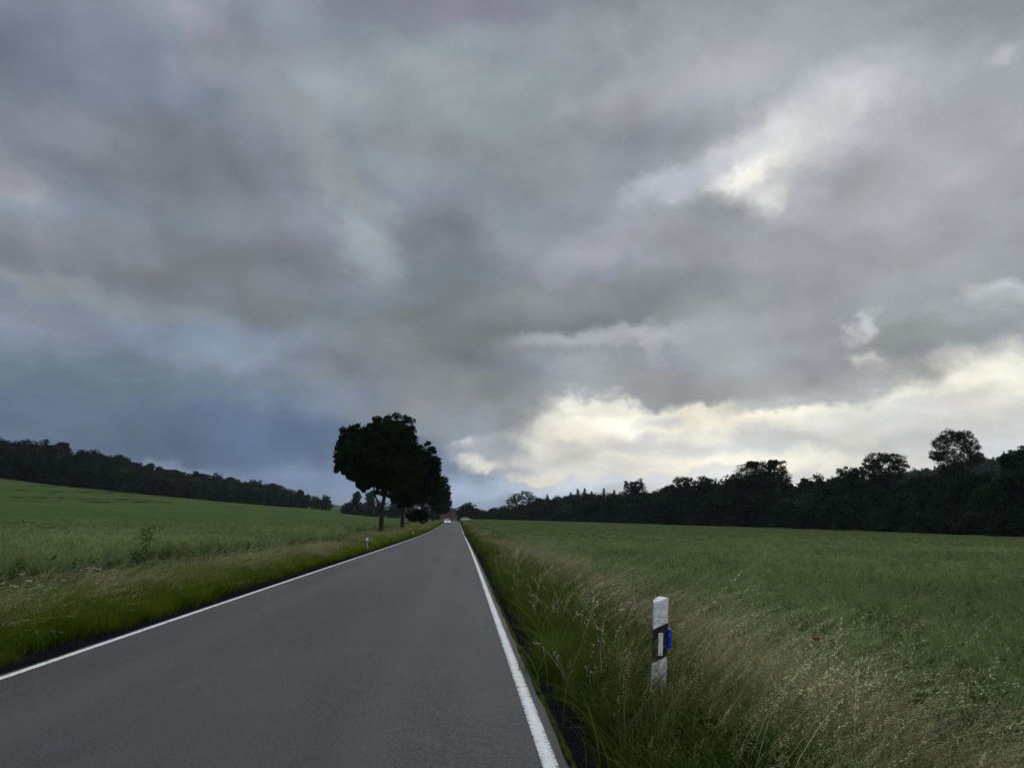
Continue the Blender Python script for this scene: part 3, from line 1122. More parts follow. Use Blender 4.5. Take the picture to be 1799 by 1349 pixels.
# crop plants
rp = {0: [rape_plant(1, .98, 1.2, 1.0).mesh('rape_plant', MAT_RAPE) for _ in range(5)],
      1: [rape_plant(3, .95, 1.2, 2.6, .22, pods=7, leaves=5).mesh('rape_plant', MAT_RAPE) for _ in range(4)],
      2: [rape_plant(5, .95, 1.2, 7.0, .7, pods=4, leaves=2).mesh('rape_plant', MAT_RAPE) for _ in range(3)]}


def crop(side, label):
    sg = 1 if side == 'R' else -1
    P_, S_, R_, I_ = [], [], [], []
    for lod, (a, b, dens) in enumerate(((3, 20, 17.0), (20, 60, 4.2), (60, 200, .42))):
        A_ = math.pi * (b * b - a * a) * (60 / 360)
        n = int(A_ * dens)
        rr = np.sqrt(rng.uniform(a * a, b * b, n))
        th = rng.uniform(-4, 52, n) if sg > 0 else rng.uniform(-52, 4, n)
        th = np.radians(th + (3.83 if sg > 0 else 0))
        x = rr * np.sin(th); y = rr * np.cos(th)
        s = x - xc(y)
        k = (s > edge_r(y)) if sg > 0 else (s < edge_l(y))
        k &= y > 0
        k &= streak(s, y) < .3
        k &= rng.uniform(0, 1, n) < 1 - ss(rr, 50, 198)
        x, y, s = x[k], y[k], s[k]
        P_.append(place(x, y)); n = len(x)
        S_.append((.98 + .06 * fbm(x, y, .35, 2) + .04 * fbm(x, y, 1.3, 5)) * rng.uniform(.9, 1.1, n) * (.92 if sg > 0 else 1.0))
        R_.append(rots(n, .07, 3.14)); I_.append(rng.integers(0, len(rp[lod]), n) + sum(len(rp[j]) for j in range(lod)))
    ob = scatter('rapeseed_crop', np.concatenate(P_), [q for l in range(3) for q in rp[l]], label, 'crop', np.concatenate(S_), np.concatenate(R_))
    ob.data.attributes['idx'].data.foreach_set('value', np.concatenate(I_).astype(np.int32))


crop('R', 'podding green rapeseed plants standing in the right field')
crop('L', 'podding green rapeseed plants standing in the left field')

# small white umbels and yellow flowers in the verge
def umbel():
    A = Acc()
    b = np.zeros((1, 3))
    V, Q, C, P = strips(b, dirs(1, .3), np.array([.72]), np.array([.15]), np.array([.006]), jitc((.1, .14, .05), 1), jitc((.12, .16, .06), 1), 4, taper=.4)
    A.add(V, Q, C)
    n = 70
    a = rng.uniform(0, 6.28, n); r_ = .04 * np.sqrt(rng.uniform(0, 1, n))
    c0 = P[0, -1] + np.stack([r_ * np.cos(a), r_ * np.sin(a), rng.normal(0, .004, n)], -1)
    V, Q, C = cards(c0, np.full(n, .013), np.full(n, .012), jitc((.45, .46, .38), n, .15), updir=np.stack([np.cos(a), np.sin(a), 0 * a], -1))
    A.add(V, Q, C)
    return A.mesh('umbel', MAT_SEED)


um = [umbel() for _ in range(3)]
sl, xl, yl = sample(60, -5.5, -4.7, 7.5, 16)
sr, xr_, yr = sample(26, 3.9, 5.2, 9, 17)
xx, yy = np.concatenate([xl[:26], xr_[:14]]), np.concatenate([yl[:26], yr[:14]])
scatter('umbel_flowers', place(xx, yy), um, 'small flat white flower heads scattered in the verges', 'wildflowers', rng.uniform(.85, 1.2, len(xx)), rots(len(xx), .1, 3.1))

# ------------------------------------------------------------------ trees
MAT_BARK = NT('bark', .9, .1)
MAT_BARK.color(MAT_BARK.mix(MAT_BARK.rng(MAT_BARK.noise(3, 5, .7, MAT_BARK.scale(MAT_BARK.obj(), (4, 4, 1))), .35, .65), (.014, .012, .009), (.04, .034, .026)))
MAT_BARK.bump(MAT_BARK.noise(6, 4, .7, MAT_BARK.scale(MAT_BARK.obj(), (5, 5, 1))), .05)
MAT_BARK = MAT_BARK.m
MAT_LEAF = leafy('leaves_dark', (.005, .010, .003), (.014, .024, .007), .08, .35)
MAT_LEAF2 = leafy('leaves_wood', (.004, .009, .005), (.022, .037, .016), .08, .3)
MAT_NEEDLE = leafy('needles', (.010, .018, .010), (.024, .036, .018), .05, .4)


def tube(A, pts, radii, sides=6, col=(.03, .025, .02)):
    pts = np.asarray(pts, float)
    n = len(pts)
    V = []
    for i in range(n):
        t = pts[min(i + 1, n - 1)] - pts[max(i - 1, 0)]
        t /= np.linalg.norm(t) + 1e-9
        ref = np.array([1.0, 0, 0]) if abs(t[0]) < .8 else np.array([0, 1.0, 0])
        u = np.cross(t, ref); u /= np.linalg.norm(u)
        v = np.cross(t, u)
        a = np.arange(sides) * 2 * math.pi / sides
        V.append(pts[i] + radii[i] * (np.cos(a)[:, None] * u + np.sin(a)[:, None] * v))
    V = np.concatenate(V)
    Q = []
    for i in range(n - 1):
        for j in range(sides):
            k = (j + 1) % sides
            Q.append([i * sides + j, i * sides + k, (i + 1) * sides + k, (i + 1) * sides + j])
    A.add(V, np.array(Q), np.tile(np.array(col), (len(V), 1)))


def limb_path(a, b, n=5, sag=.12):
    a, b = np.asarray(a, float), np.asarray(b, float)
    L = np.linalg.norm(b - a)
    t = np.linspace(0, 1, n)
    P_ = a + (b - a) * t[:, None]
    P_[1:-1] += rng.normal(0, .05 * L, (n - 2, 3))
    P_[:, 2] += -sag * L * np.sin(t * math.pi) * .5
    return P_


def make_trunk(h_fork, r0, lobes, fork_xy=(0, 0), twigs=True, lean=(0, 0), limbs=None):
    """trunk, then limbs that branch off the nearest wood already grown, out to every mass of the crown"""
    A = Acc()
    top = np.array([fork_xy[0], fork_xy[1], h_fork])
    tube(A, [(0, 0, -.3), (0, 0, .15 * h_fork), (top[0] * .4 + lean[0], top[1] * .4, .55 * h_fork), top], [r0 * 1.35, r0 * 1.02, r0 * .9, r0 * .82], 9)
    sk = [(top - np.array([0, 0, .15]), r0 * .8)]
    for lb, f_ in (limbs or []):
        pts_ = np.array([top - np.array([0, 0, .2])] + [np.array(q) for q in lb])
        rr = np.linspace(r0 * f_, r0 * f_ * .55, len(pts_))
        tube(A, pts_, rr, 8)
        sk += [(pts_[i_], rr[i_]) for i_ in range(1, len(pts_))]
    if limbs: sk = sk[1:]
    order = sorted(lobes, key=lambda L: np.linalg.norm(np.array(L[:3]) - top))
    for (cx, cy, cz, rx, ry, rz) in order:
        c0 = np.array([cx, cy, cz + rz * .15])
        cost = [np.linalg.norm(c0 - p) + (3.0 * max(0, p[2] - c0[2])) for p, r_ in sk]
        b, rb = sk[int(np.argmin(cost))]
        r1 = max(rb * .72, r0 * .1)
        p = limb_path(b, c0, 6, sag=-.06)
        rr = np.linspace(r1, r1 * .45, 6)
        tube(A, p, rr, 6)
        sk += [(p[i_], rr[i_]) for i_ in range(1, 6)]
        if twigs:
            for _ in range(6):
                st = p[rng.integers(3, 6)]
                en = np.array([cx, cy, cz]) + rng.normal(0, .5, 3) * np.array([rx, ry, rz])
                en[2] = max(en[2], st[2] - .3)
                tube(A, limb_path(st, en, 4, sag=0), max(r1 * .3, .02) * np.linspace(1, .3, 4), 4)
    return A


def core_blob(A, c0, r3, f=.74):
    f = f * .8
    """the dense leaf mass inside a crown lobe"""
    nu, nv = 9, 6
    u, v = np.meshgrid(np.arange(nu) * 2 * math.pi / nu, np.linspace(.12, math.pi - .12, nv))
    d_ = np.stack([np.sin(v) * np.cos(u), np.sin(v) * np.sin(u), np.cos(v)], -1).reshape(-1, 3)
    V = np.array(c0) + d_ * np.array(r3) * f * rng.uniform(.82, 1.1, (len(d_), 1))
    Q = []
    for a in range(nv - 1):
        for b in range(nu):
            c2 = (b + 1) % nu
            Q.append([a * nu + b, a * nu + c2, (a + 1) * nu + c2, (a + 1) * nu + b])
    A.add(V, np.array(Q), np.ones((len(V), 3)))


def make_crown(lobes, subs=16, leaves=110, size=.27, core=.74, sub=.36, zmin=None, loose=0.12, reach=(.6, .88)):
    """leaf-sized faces gathered in boughs over the lobes of the crown"""
    A = Acc()
    for (cx, cy, cz, rx, ry, rz) in lobes:
        rm = (rx * ry * rz) ** (1 / 3)
        if rm < .5 * max(q_[3] for q_ in lobes): pass
        elif core > 0 and cz - rz * core > (zmin if zmin is not None else -9): core_blob(A, (cx, cy, cz), (rx, ry, rz), core)
        elif core > 0: core_blob(A, (cx, cy, cz), (rx, ry, min(rz, max(.1, (cz - (zmin or 0)) / core))), core)
        n = subs
        ga = np.arange(n) * 2.39996 + rng.uniform(0, 6.28)
        zz = 1 - 2 * (np.arange(n) + .5) / n
        d_ = np.stack([np.sqrt(1 - zz * zz) * np.cos(ga), np.sqrt(1 - zz * zz) * np.sin(ga), zz], -1) + rng.normal(0, .16, (n, 3))
        c0 = np.array([cx, cy, cz]) + d_ * rng.uniform(reach[0], reach[1], (n, 1)) * np.array([rx, ry, rz])
        sr_ = rm * sub * rng.uniform(.6, 1.35, n)
        q = rng.normal(size=(n, leaves, 3)); q /= np.linalg.norm(q, axis=2, keepdims=True)
        q *= rng.uniform(0, 1, (n, leaves, 1)) ** .45
        p = c0[:, None] + q * sr_[:, None, None] * np.array([1, 1, .72])
        p = p.reshape(-1, 3)
        nl = int(len(p) * loose)
        ex = rng.normal(size=(nl, 3)); ex /= np.linalg.norm(ex, axis=1, keepdims=True)
        ex = np.array([cx, cy, cz]) + ex * rng.uniform(.7, 1.12, (nl, 1)) * np.array([rx, ry, rz])
        p = np.concatenate([p, ex])
        if zmin is not None:
            p = p[p[:, 2] > zmin + rng.uniform(0, .6, len(p))]
        m_ = len(p)
        ud = rng.normal(size=(m_, 3)); ud[:, 2] *= .6
        V, Q, C = cards(p, size * rng.uniform(.7, 1.35, m_), size * .72 * rng.uniform(.7, 1.3, m_), np.ones((m_, 3)), updir=ud)
        A.add(V, Q, C)
    return A


def hero_tree(name, px, depth, lobes_px, trunk_r, h_fork, label, group=None, subs=16, leaves=110, size=.26, core=.74, sub=.36, mat=MAT_LEAF, twigs=True, cat='tree', deep=1.0, zmin=None, loose=.12, limbs=None, lobe=.86, reach=(.6, .88)):
    """a tree at bearing px and distance depth; lobes as (px, py, rx, ry, dy) of its crown masses"""
    p = at(px, 912, depth)
    x, y = p[0], p[1]
    z = float(gz(x, y))
    k = depth / F
    lobes = []
    for L in lobes_px:
        lx, ly, rx, ry = L[0], L[1], L[2] * lobe, L[3] * lobe
        dyy = L[4] if len(L) > 4 else 0.0
        q = at(lx, ly, depth)
        lobes.append((q[0] - x, q[1] - y + dyy, q[2] - z, rx * k, rx * k * deep, ry * k))
    root = link(name, None, loc=(x, y, z))
    tag(root, label, cat, group)
    tr = make_trunk(h_fork, trunk_r, lobes, twigs=twigs, limbs=limbs)
    link('trunk', tr.mesh('trunk', MAT_BARK), root)
    cr = make_crown(lobes, subs, leaves, size, core, sub, zmin, loose, reach)
    link('crown', cr.mesh('crown', mat), root)
    return root


G_ROAD = 'trees in the row along the left verge'
hero_tree('roadside_tree', 670, 95, [(690, 757, 38, 30), (712, 772, 24, 28), (630, 770, 34, 27), (607, 790, 20, 24), (606, 815, 19, 17), (624, 832, 18, 14), (660, 800, 50, 42, 1.5), (702, 815, 42, 42, 1),
                                     (650, 835, 34, 20), (690, 850, 34, 24, 1), (636, 800, 34, 32, -1.5), (668, 772, 36, 34, 0), (640, 852, 14, 10), (726, 800, 14, 18, 1)],
          .33, 3.4, 'tall black maple nearest the camera, forked trunk, left of the road', G_ROAD, subs=46, leaves=95, size=.31, core=.74, sub=.25, loose=.12, lobe=.9, reach=(.62, 1.04), limbs=[([(-.4, .1, 3.9), (-.85, .1, 5.0), (-1.2, .2, 6.4), (-1.6, 0, 8.0)], .42), ([(.12, 0, 3.9), (.32, -.1, 5.0), (.5, .1, 6.6), (.8, 0, 9.0)], .85)])
hero_tree('roadside_tree', 707, 128, [(744, 806, 28, 28), (760, 826, 17, 24), (720, 820, 36, 38), (715, 858, 36, 28), (747, 862, 27, 26), (700, 850, 26, 28), (715, 878, 30, 12), (755, 845, 20, 22)],
          .36, 3.3, 'second tree of the roadside row, single thick trunk right of the forked one', G_ROAD, subs=38, leaves=80, size=.38, core=.74, sub=.25, loose=.12, lobe=.9, reach=(.62, 1.02), limbs=[([(.3, 0, 4.2), (.6, 0, 6.0), (1.8, 0, 8.0)], .7), ([(-.4, 0, 4.4), (-.5, .2, 6.5)], .55)])
hero_tree('roadside_tree', 741, 190, [(755, 826, 22, 22), (738, 845, 26, 30), (762, 852, 20, 26), (742, 874, 28, 20), (765, 878, 16, 20)],
          .34, 3.3, 'third tree of the roadside row, rising behind the round bush', G_ROAD, subs=20, leaves=110, size=.4, core=.8)
hero_tree('roadside_tree', 761, 262, [(774, 848, 16, 17), (764, 866, 22, 26), (781, 866, 13, 20), (770, 888, 22, 16)],
          .32, 3.2, 'fourth tree of the roadside row, slim trunk beyond the bush', G_ROAD, subs=17, leaves=60, size=.6, core=.8)
hero_tree('roadside_tree', 771, 320, [(782, 866, 10, 14), (776, 880, 15, 18), (787, 883, 8, 13), (780, 895, 12, 8)],
          .32, 3.0, 'farthest tree of the roadside row, next to the oncoming white car', G_ROAD, subs=16, leaves=50, size=.65, core=.8)
hero_tree('bush', 734, 135, [(726, 906, 14, 13), (743, 908, 13, 12), (735, 901, 13, 10)], .06, .4,
          'round dark bush growing on the left verge behind the second tree', None, subs=18, leaves=80, size=.24, cat='bush', zmin=0.02)

# --- kinds for the woods (trunk and crown in one mesh; too far off to show parts)


def wood_proto(kind):
    H = 10.0
    A = Acc()
    if kind == 'round':
        lobes = [(0, 0, 6.9, 2.7, 2.7, 2.8), (-1.9, .5, 5.2, 2.3, 2.3, 2.4), (2.0, -.4, 5.0, 2.2, 2.2, 2.5), (.3, 1.4, 3.6, 2.8, 2.6, 2.6), (0, -1.6, 3.2, 2.7, 2.1, 2.3), (-1.6, -1, 1.8, 2.0, 1.8, 1.7), (1.8, -.9, 1.7, 2.0, 1.8, 1.7)]
        lob2 = [(cx + rng.normal(0, .5), cy, cz + rng.normal(0, .35), rx * rng.uniform(.85, 1.15), ry, rz * rng.uniform(.85, 1.1)) for cx, cy, cz, rx, ry, rz in lobes]
        C_ = make_crown(lob2, 18, 60, .38, .76, .36)
        T_ = make_trunk(1.6, .22, lob2[:3], twigs=False)
    elif kind == 'tall':
        lobes = [(rng.normal(0, .7), rng.normal(0, .5), z + rng.normal(0, .2), r_ * rng.uniform(.85, 1.2), r_, 1.5) for z, r_ in ((8.9, 1.2), (7.9, 1.8), (6.8, 2.2), (5.5, 2.4), (4.3, 2.3), (3.1, 2.3), (1.9, 2.0), (1.0, 1.7))]
        C_ = make_crown(lobes, 15, 55, .37, .72, .4)
        T_ = make_trunk(1.4, .2, lobes[:3], twigs=False)
    elif kind == 'conifer':
        T_ = Acc(); tube(T_, [(0, 0, 0), (0, 0, 5), (0, 0, 10)], [.16, .1, .02], 5)
        C_ = Acc()
        for z in np.linspace(.7, 9.8, 26):
            rr = 3.6 * (1 - z / 10.1) ** 1.0 + .1
            for ai in rng.uniform(0, 6.28, 9):
                L = rr * rng.uniform(.6, 1.2)
                t = rng.uniform(.05, 1, 12)
                p = np.stack([np.cos(ai) * L * t, np.sin(ai) * L * t, z - .25 * L * t], -1) + rng.normal(0, .07, (12, 3))
                V, Q, C = cards(p, np.full(12, .36), np.full(12, .17), np.ones((12, 3)), updir=np.tile(np.array([np.cos(ai), np.sin(ai), -.35]), (12, 1)) + rng.normal(0, .3, (12, 3)))
                C_.add(V, Q, C)
    elif kind == 'bush':
        lobes = [(0, 0, 5.0, 5.0, 4.0, 4.4), (-4, 0, 3.5, 4, 3.5, 3.4), (4, 0, 3.2, 4, 3.5, 3.2)]
        C_ = make_crown(lobes, 24, 60, .6, .76, .34, zmin=.0)
        T_ = Acc(); tube(T_, [(0, 0, 0), (0, 0, 3)], [.3, .2], 5)
    V = np.concatenate(T_.V + C_.V)
    nt = T_.n
    QT = np.concatenate(T_.Q); QC = np.concatenate(C_.Q) + nt
    mi = np.concatenate([np.zeros(len(QT), int), np.ones(len(QC), int)])
    return np_mesh(kind + '_tree', V, np.concatenate([QT, QC]), mats=[MAT_BARK, MAT_NEEDLE if kind == 'conifer' else MAT_LEAF2], fmat=mi)


KIND = {k: [wood_proto(k) for _ in range(n)] for k, n in (('round', 4), ('tall', 3), ('conifer', 2), ('bush', 2))}
NAMES = {'round': 'broadleaf_tree', 'tall': 'broadleaf_tree', 'open': 'broadleaf_tree', 'conifer': 'conifer_tree', 'bush': 'bush'}
HREF = {'round': 9.8, 'tall': 10.3, 'open': 9.7, 'conifer': 10.0, 'bush': 9.6}


def wood_tree(kind, px, ytop, depth, label, group, wide=1.0, cat='tree'):
    p = at(px, 912, depth)
    x, y = p[0], p[1]
    z = float(gz(x, y)) - .3
    top = at(px, ytop, depth)[2]
    H = max(top - z, 2.0)
    o = link(NAMES[kind], random.choice(KIND[kind]), loc=(x, y, z), rot=(0, 0, random.uniform(0, 6.28)))
    s_ = H / HREF[kind]
    o.scale = (s_ * wide, s_ * wide, s_)
    tag(o, label, cat, group)
    return o


ORD = {}


def nth(key, px, marks, what):
    """a label that counts trees from a landmark one can find"""
    m_ = [q for q in marks if q[0] <= px]
    mk = m_[-1] if m_ else marks[0]
    ORD[(key, mk[1])] = ORD.get((key, mk[1]), 0) + 1
    n_ = ORD[(key, mk[1])]
    w_ = ['first', 'second', 'third', 'fourth', 'fifth', 'sixth', 'seventh', 'eighth', 'ninth', 'tenth', 'eleventh', 'twelfth', 'thirteenth', 'fourteenth', 'fifteenth'][min(n_, 15) - 1]
    return '%s %s right of %s' % (w_, what, mk[1])


MR = [(0, 'the road end'), (918, 'the see-through far crown'), (1028, 'the tallest skyline conifers'), (1116, 'the round-topped tree'), (1203, 'the low domed treetop'), (1335, 'the big domed tree'), (1430, 'the dip in the wood'),
      (1555, 'the flat-topped open tree'), (1682, 'the tallest open tree')]
ML = [(-999, 'the left photo edge'), (150, 'the high left shoulder'), (300, 'the mid-slope of the hill'), (420, 'the lower slope'), (500, 'the foot of the slope')]
# left hillside wood: front row along the field, more rows climbing behind
TOP = {0: [810, 822, 835, 840, 845, 855, 862, 868, 880]}
SKYL = ([-140, 0, 60, 150, 240, 300, 400, 480, 520, 550, 570, 600], [750, 761, 768, 786, 806, 818, 834, 846, 852, 862, 872, 884])
G_L = 'trees of the wood on the left hillside'
px = -130
while px < 575:
    d_ = float(np.interp(px, FX, FD))
    base_y = None
    p = at(px, 912, d_)
    wood_tree(random.choice(['round', 'round', 'tall']), px, float(np.interp(px, SKYL[0], SKYL[1])) + random.uniform(14, 30) * (1 if px < 420 else .35), d_,
              nth('L0', px, ML, 'front-row hillside tree'), G_L, wide=random.uniform(1.1, 1.5))
    px += random.uniform(15, 24) * 400 / d_
for row, (dd_, off, x1) in enumerate(((42, 8, 530), (85, 1, 500))):
    px = -120 + 7 * row
    while px < x1:
        d_ = float(np.interp(px, FX, FD)) + dd_
        wood_tree(random.choice(['round', 'tall', 'round', 'conifer'] if px < 150 and row > 0 else ['round', 'round', 'tall']), px, float(np.interp(px, SKYL[0], SKYL[1])) + off + random.uniform(-2, 6), d_,
                  nth(('L', row), px, ML, ('second-row hillside tree', 'skyline hillside tree')[row]), G_L + ', behind', wide=random.uniform(1.1, 1.5))
        px += random.uniform(17, 30) * 400 / d_
wood_tree('round', 572, 868, 600, 'small round tree at the right end of the left hillside wood', None, 1.0)
# clump between the hillside wood and the roadside trees
for px, yt, w, k, lb in ((606, 884, 1.0, 'bush', 'low dark scrub just left of the clump behind the roadside row'), (626, 862, .95, 'tall', 'taller pointed tree of the clump behind the roadside row'),
                         (612, 880, 1.2, 'round', 'shorter round tree at the left of the clump behind the roadside row'), (649, 858, .8, 'tall', 'slender tree seen through the fork of the nearest roadside tree'),
                         (640, 882, 1.3, 'round', 'broad low tree in the gap left of the forked trunk'), (668, 878, 1.3, 'round', 'broad low tree seen behind the forked trunk'),
                         (695, 880, 1.3, 'round', 'broad low tree seen between the two nearest roadside trunks'), (722, 882, 1.3, 'round', 'low tree seen just right of the second roadside trunk'),
                         (750, 888, 1.3, 'round', 'low distant tree behind the bush on the left verge')):
    wood_tree(k, px, yt, 520 + (px % 7) * 6, lb, None, w, cat='bush' if k == 'bush' else 'tree')

# right wood: distance falls from the far end of the road to the right edge
SKYR = ([780, 812, 832, 850, 880, 920, 960, 1000, 1050, 1090, 1150, 1200, 1250, 1280, 1330, 1380, 1396, 1412, 1440, 1480, 1520, 1600, 1640, 1700, 1750, 1775, 1799, 1950],
        [896, 888, 888, 895, 888, 884, 871, 868, 866, 862, 860, 850, 850, 842, 830, 836, 860, 856, 838, 836, 834, 844, 832, 826, 836, 842, 812, 800])
G_R = 'trees filling the wood right of the road'
for row, (dd_, off) in enumerate(((0, 12), (14, 4), (30, 0))):
    px = 806 + 9 * row
    while px < 1930:
        d_ = float(np.interp(px, RX, RD)) + dd_
        wood_tree(random.choice(['round', 'round', 'tall']), px, float(np.interp(px, SKYR[0], SKYR[1])) + off * 200 / d_ * random.uniform(.2, 1.6) + random.uniform(-1, 3), d_,
                  nth(('R', row), px, MR, ('front-row wood tree', 'second-row wood tree', 'back-row treetop')[row]), G_R + (', front row' if row == 0 else ', behind the front row'), wide=random.uniform(1.2, 1.7))
        px += random.uniform(36, 56) * 200 / d_
# hedge scrub along its foot
px = 815
while px < 1930:
    d_ = float(np.interp(px, RX, RD)) - 7
    wood_tree('bush', px, float(np.interp(px, RX, [904, 904, 902, 901, 900, 898, 896, 893, 890, 886, 884, 880, 876])) + random.uniform(-6, 6), d_,
              nth('B', px, MR, 'low bush at the wood foot'), 'bushes along the foot of the right wood', wide=random.uniform(.8, 1.3), cat='bush')
    px += random.uniform(22, 34) * 200 / d_
for px, yt, dd_, k, w, lb in (
        (822, 879, 0, 'round', 1.15, 'round dark tree standing alone just right of the far end of the road'),
        (870, 891, 0, 'round', 1.5, 'low spreading tree between the lone round tree and the open-crowned one'),
        (962, 868, 60, 'conifer', 1.0, 'small pointed conifer poking up beside the open-crowned tree'),
        (977, 868, 50, 'round', .8, 'small round treetop right of the first pointed conifer'),
        (1003, 864, 90, 'conifer', 1.0, 'conifer tip left of the tallest conifer pair'), (1016, 858, 90, 'conifer', 1.0, 'left of the two tallest conifers on the far skyline'),
        (1028, 857, 95, 'conifer', 1.0, 'right of the two tallest conifers on the far skyline'), (1040, 862, 90, 'conifer', 1.0, 'conifer tip just right of the tallest conifer pair'),
        (1062, 857, 80, 'conifer', 1.0, 'slim conifer standing by itself on the far skyline'), (1080, 860, 70, 'conifer', 1.0, 'last conifer tip before the round-topped tree'),
        (1050, 868, 50, 'round', 1.2, 'greyish round tree below the skyline conifers'), (1000, 872, 50, 'round', 1.3, 'greyish broad tree below the left skyline conifers'),
        (1172, 850, 20, 'tall', .8, 'ragged treetop right of the round-topped tree'),
        (1250, 852, 8, 'tall', .8, 'thin ragged treetop left of the big domed tree'),
        (1425, 838, 10, 'tall', .9, 'narrow tree rising at the right of the dip in the wood'),
        (1438, 832, 4, 'round', .8, 'rounded treetop right of the dip in the wood'), (1490, 824, 5, 'round', 1.0, 'broad treetop left of the flat-topped open tree'),
        (1625, 838, 5, 'tall', 1.1, 'treetop in the saddle between the two tallest open-crowned trees'), (1745, 833, 4, 'round', 1.0, 'lower treetop right of the tallest tree'),
        (1806, 776, -4, 'tall', 1.1, 'tall leafy tree cut by the right edge of the photo')):
    wood_tree(k, px, yt, float(np.interp(px, RX, RD)) + dd_, lb, None, w)
OP = dict(mat=MAT_LEAF2, twigs=True, core=0, sub=.46, loose=.3, lobe=1.0)
FU = dict(mat=MAT_LEAF2, twigs=False, core=.7, lobe=1.0)
hero_tree('broadleaf_tree', 918, 455, [(908, 874, 12, 8), (924, 870, 13, 8), (937, 878, 11, 8), (898, 883, 10, 8), (918, 884, 18, 9), (918, 896, 26, 14)], .6, 7, 'open-crowned tree with sky showing through, left part of the far wood', subs=12, leaves=34, size=.75, **OP)
hero_tree('broadleaf_tree', 1116, 340, [(1106, 853, 10, 8), (1122, 851, 12, 8), (1116, 860, 19, 11), (1116, 874, 26, 16), (1116, 890, 30, 18)], .5, 6, 'round-topped tree standing just above the wood, right of the skyline conifers', subs=16, leaves=44, size=.6, **FU)
hero_tree('broadleaf_tree', 1203, 300, [(1198, 846, 14, 8), (1212, 849, 13, 9), (1188, 856, 13, 10), (1204, 864, 24, 16), (1203, 884, 30, 22)], .5, 6, 'low domed treetop left of the ragged pair in the right wood', subs=16, leaves=48, size=.55, **FU)
hero_tree('broadleaf_tree', 1242, 290, [(1236, 843, 10, 7), (1250, 848, 11, 8), (1228, 853, 9, 9), (1240, 858, 18, 12), (1242, 876, 26, 20)], .45, 8, 'ragged thin-topped tree left of the big domed tree', subs=13, leaves=40, size=.5, **OP)
hero_tree('broadleaf_tree', 1335, 255, [(1318, 832, 26, 18), (1340, 824, 26, 14), (1364, 824, 20, 16), (1298, 846, 22, 17), (1342, 846, 42, 24), (1374, 842, 15, 18), (1330, 878, 52, 34), (1286, 864, 22, 20), (1378, 868, 18, 24), (1358, 814, 9, 6), (1322, 816, 12, 6)], .6, 7, 'big domed tree, highest in the middle of the right wood', subs=24, leaves=60, size=.5, **dict(FU, core=.74))
hero_tree('broadleaf_tree', 1500, 214, [(1488, 832, 18, 10), (1508, 832, 16, 10), (1498, 846, 30, 18), (1498, 875, 34, 26)], .45, 6, 'rounded dense tree joined to the left of the flat-topped open crown', subs=18, leaves=60, size=.45, **FU)
hero_tree('broadleaf_tree', 1555, 200, [(1545, 804, 20, 8), (1566, 805, 20, 8), (1530, 815, 15, 9), (1580, 817, 13, 10), (1553, 817, 24, 11), (1532, 830, 18, 10), (1574, 831, 17, 10), (1553, 838, 28, 14)], .6, 8, 'flat-topped open-crowned tree standing clear of the right wood', subs=15, leaves=58, size=.38, **OP)
hero_tree('broadleaf_tree', 1682, 172, [(1670, 766, 19, 10), (1692, 766, 17, 10), (1652, 780, 14, 12), (1706, 784, 15, 13), (1680, 786, 22, 14), (1646, 800, 13, 9), (1715, 803, 13, 11), (1662, 803, 18, 11), (1698, 806, 19, 12), (1680, 820, 26, 14), (1680, 838, 30, 18)], .7, 9,
          'tallest tree of the right wood, open crown with sky between its limbs', subs=16, leaves=62, size=.32, **OP)
for px, yt, dd_, k, w, lb in ((1553, 832, 2, 'round', 1.1, 'leafy tree filling in below the flat-topped open crown'), (1680, 818, 3, 'round', .95, 'leafy tree filling in below the tallest open crown'),
                              (1236, 858, 3, 'round', 1.1, 'leafy tree below the ragged thin-topped one')):
    wood_tree(k, px, yt, float(np.interp(px, RX, RD)) + dd_, lb, None, w)

# far wooded hill on the right: one mass
pts, scl = [], []
n = 5200
x = rng.uniform(120, 1500, n); y = rng.uniform(420, 1150, n)
h = gz(x, y)
k = (h > 6) & (np.degrees(np.arctan2(x, y)) < 45)
x, y = x[k], y[k]
P_ = place(x, y, -.5)
scatter('far_wood', P_, [KIND['round'][0], KIND['conifer'][0], KIND['round'][1], KIND['conifer'][1], KIND['tall'][0]], 'hazy mixed wood covering the far hill behind the right wood', 'wood', rng.uniform(1.3, 2.0, len(x)), rots(len(x), .0, 3.1))
# the wood carries on over the brow of the left hill
x = rng.uniform(-620, -230, 500); y = rng.uniform(300, 620, 500)
k = (np.hypot(x, y) > 470) & (gz(x, y) > 22)
x, y = x[k], y[k]
scatter('far_wood', place(x, y, -2.5), [KIND['round'][0], KIND['conifer'][0], KIND['round'][1]], 'upper part of the left hillside wood along the skyline', 'wood', rng.uniform(1.1, 1.5, len(x)), rots(len(x), .0, 3.1))

exec_more = True
# ------------------------------------------------------------------ marker posts
MAT_WHITE = NT('post_white', .45, .4)
f = MAT_WHITE.noise(14, 6, .75, MAT_WHITE.scale(MAT_WHITE.obj(), (1, 1, 2.2)))
f2 = MAT_WHITE.noise(55, 5, .8, MAT_WHITE.scale(MAT_WHITE.obj(), (.4, 1, 1.6)))
cc = MAT_WHITE.mix(MAT_WHITE.rng(f, .45, .68, 0, .6), (.66, .67, .65), (.30, .30, .28))
cc = MAT_WHITE.mix(MAT_WHITE.rng(f2, .56, .68, 0, .7), cc, (.10, .10, .095))
f3 = MAT_WHITE.noise(9, 5, .6, MAT_WHITE.scale(MAT_WHITE.obj(), (1.2, 1, 1.5)))
crk = MAT_WHITE.math('ABSOLUTE', MAT_WHITE.math('SUBTRACT', f3, .5))
cc = MAT_WHITE.mix(MAT_WHITE.rng(crk, .014, .003, 0, .7), cc, (.07, .07, .065))
MAT_WHITE.color(cc)
MAT_WHITE = MAT_WHITE.m
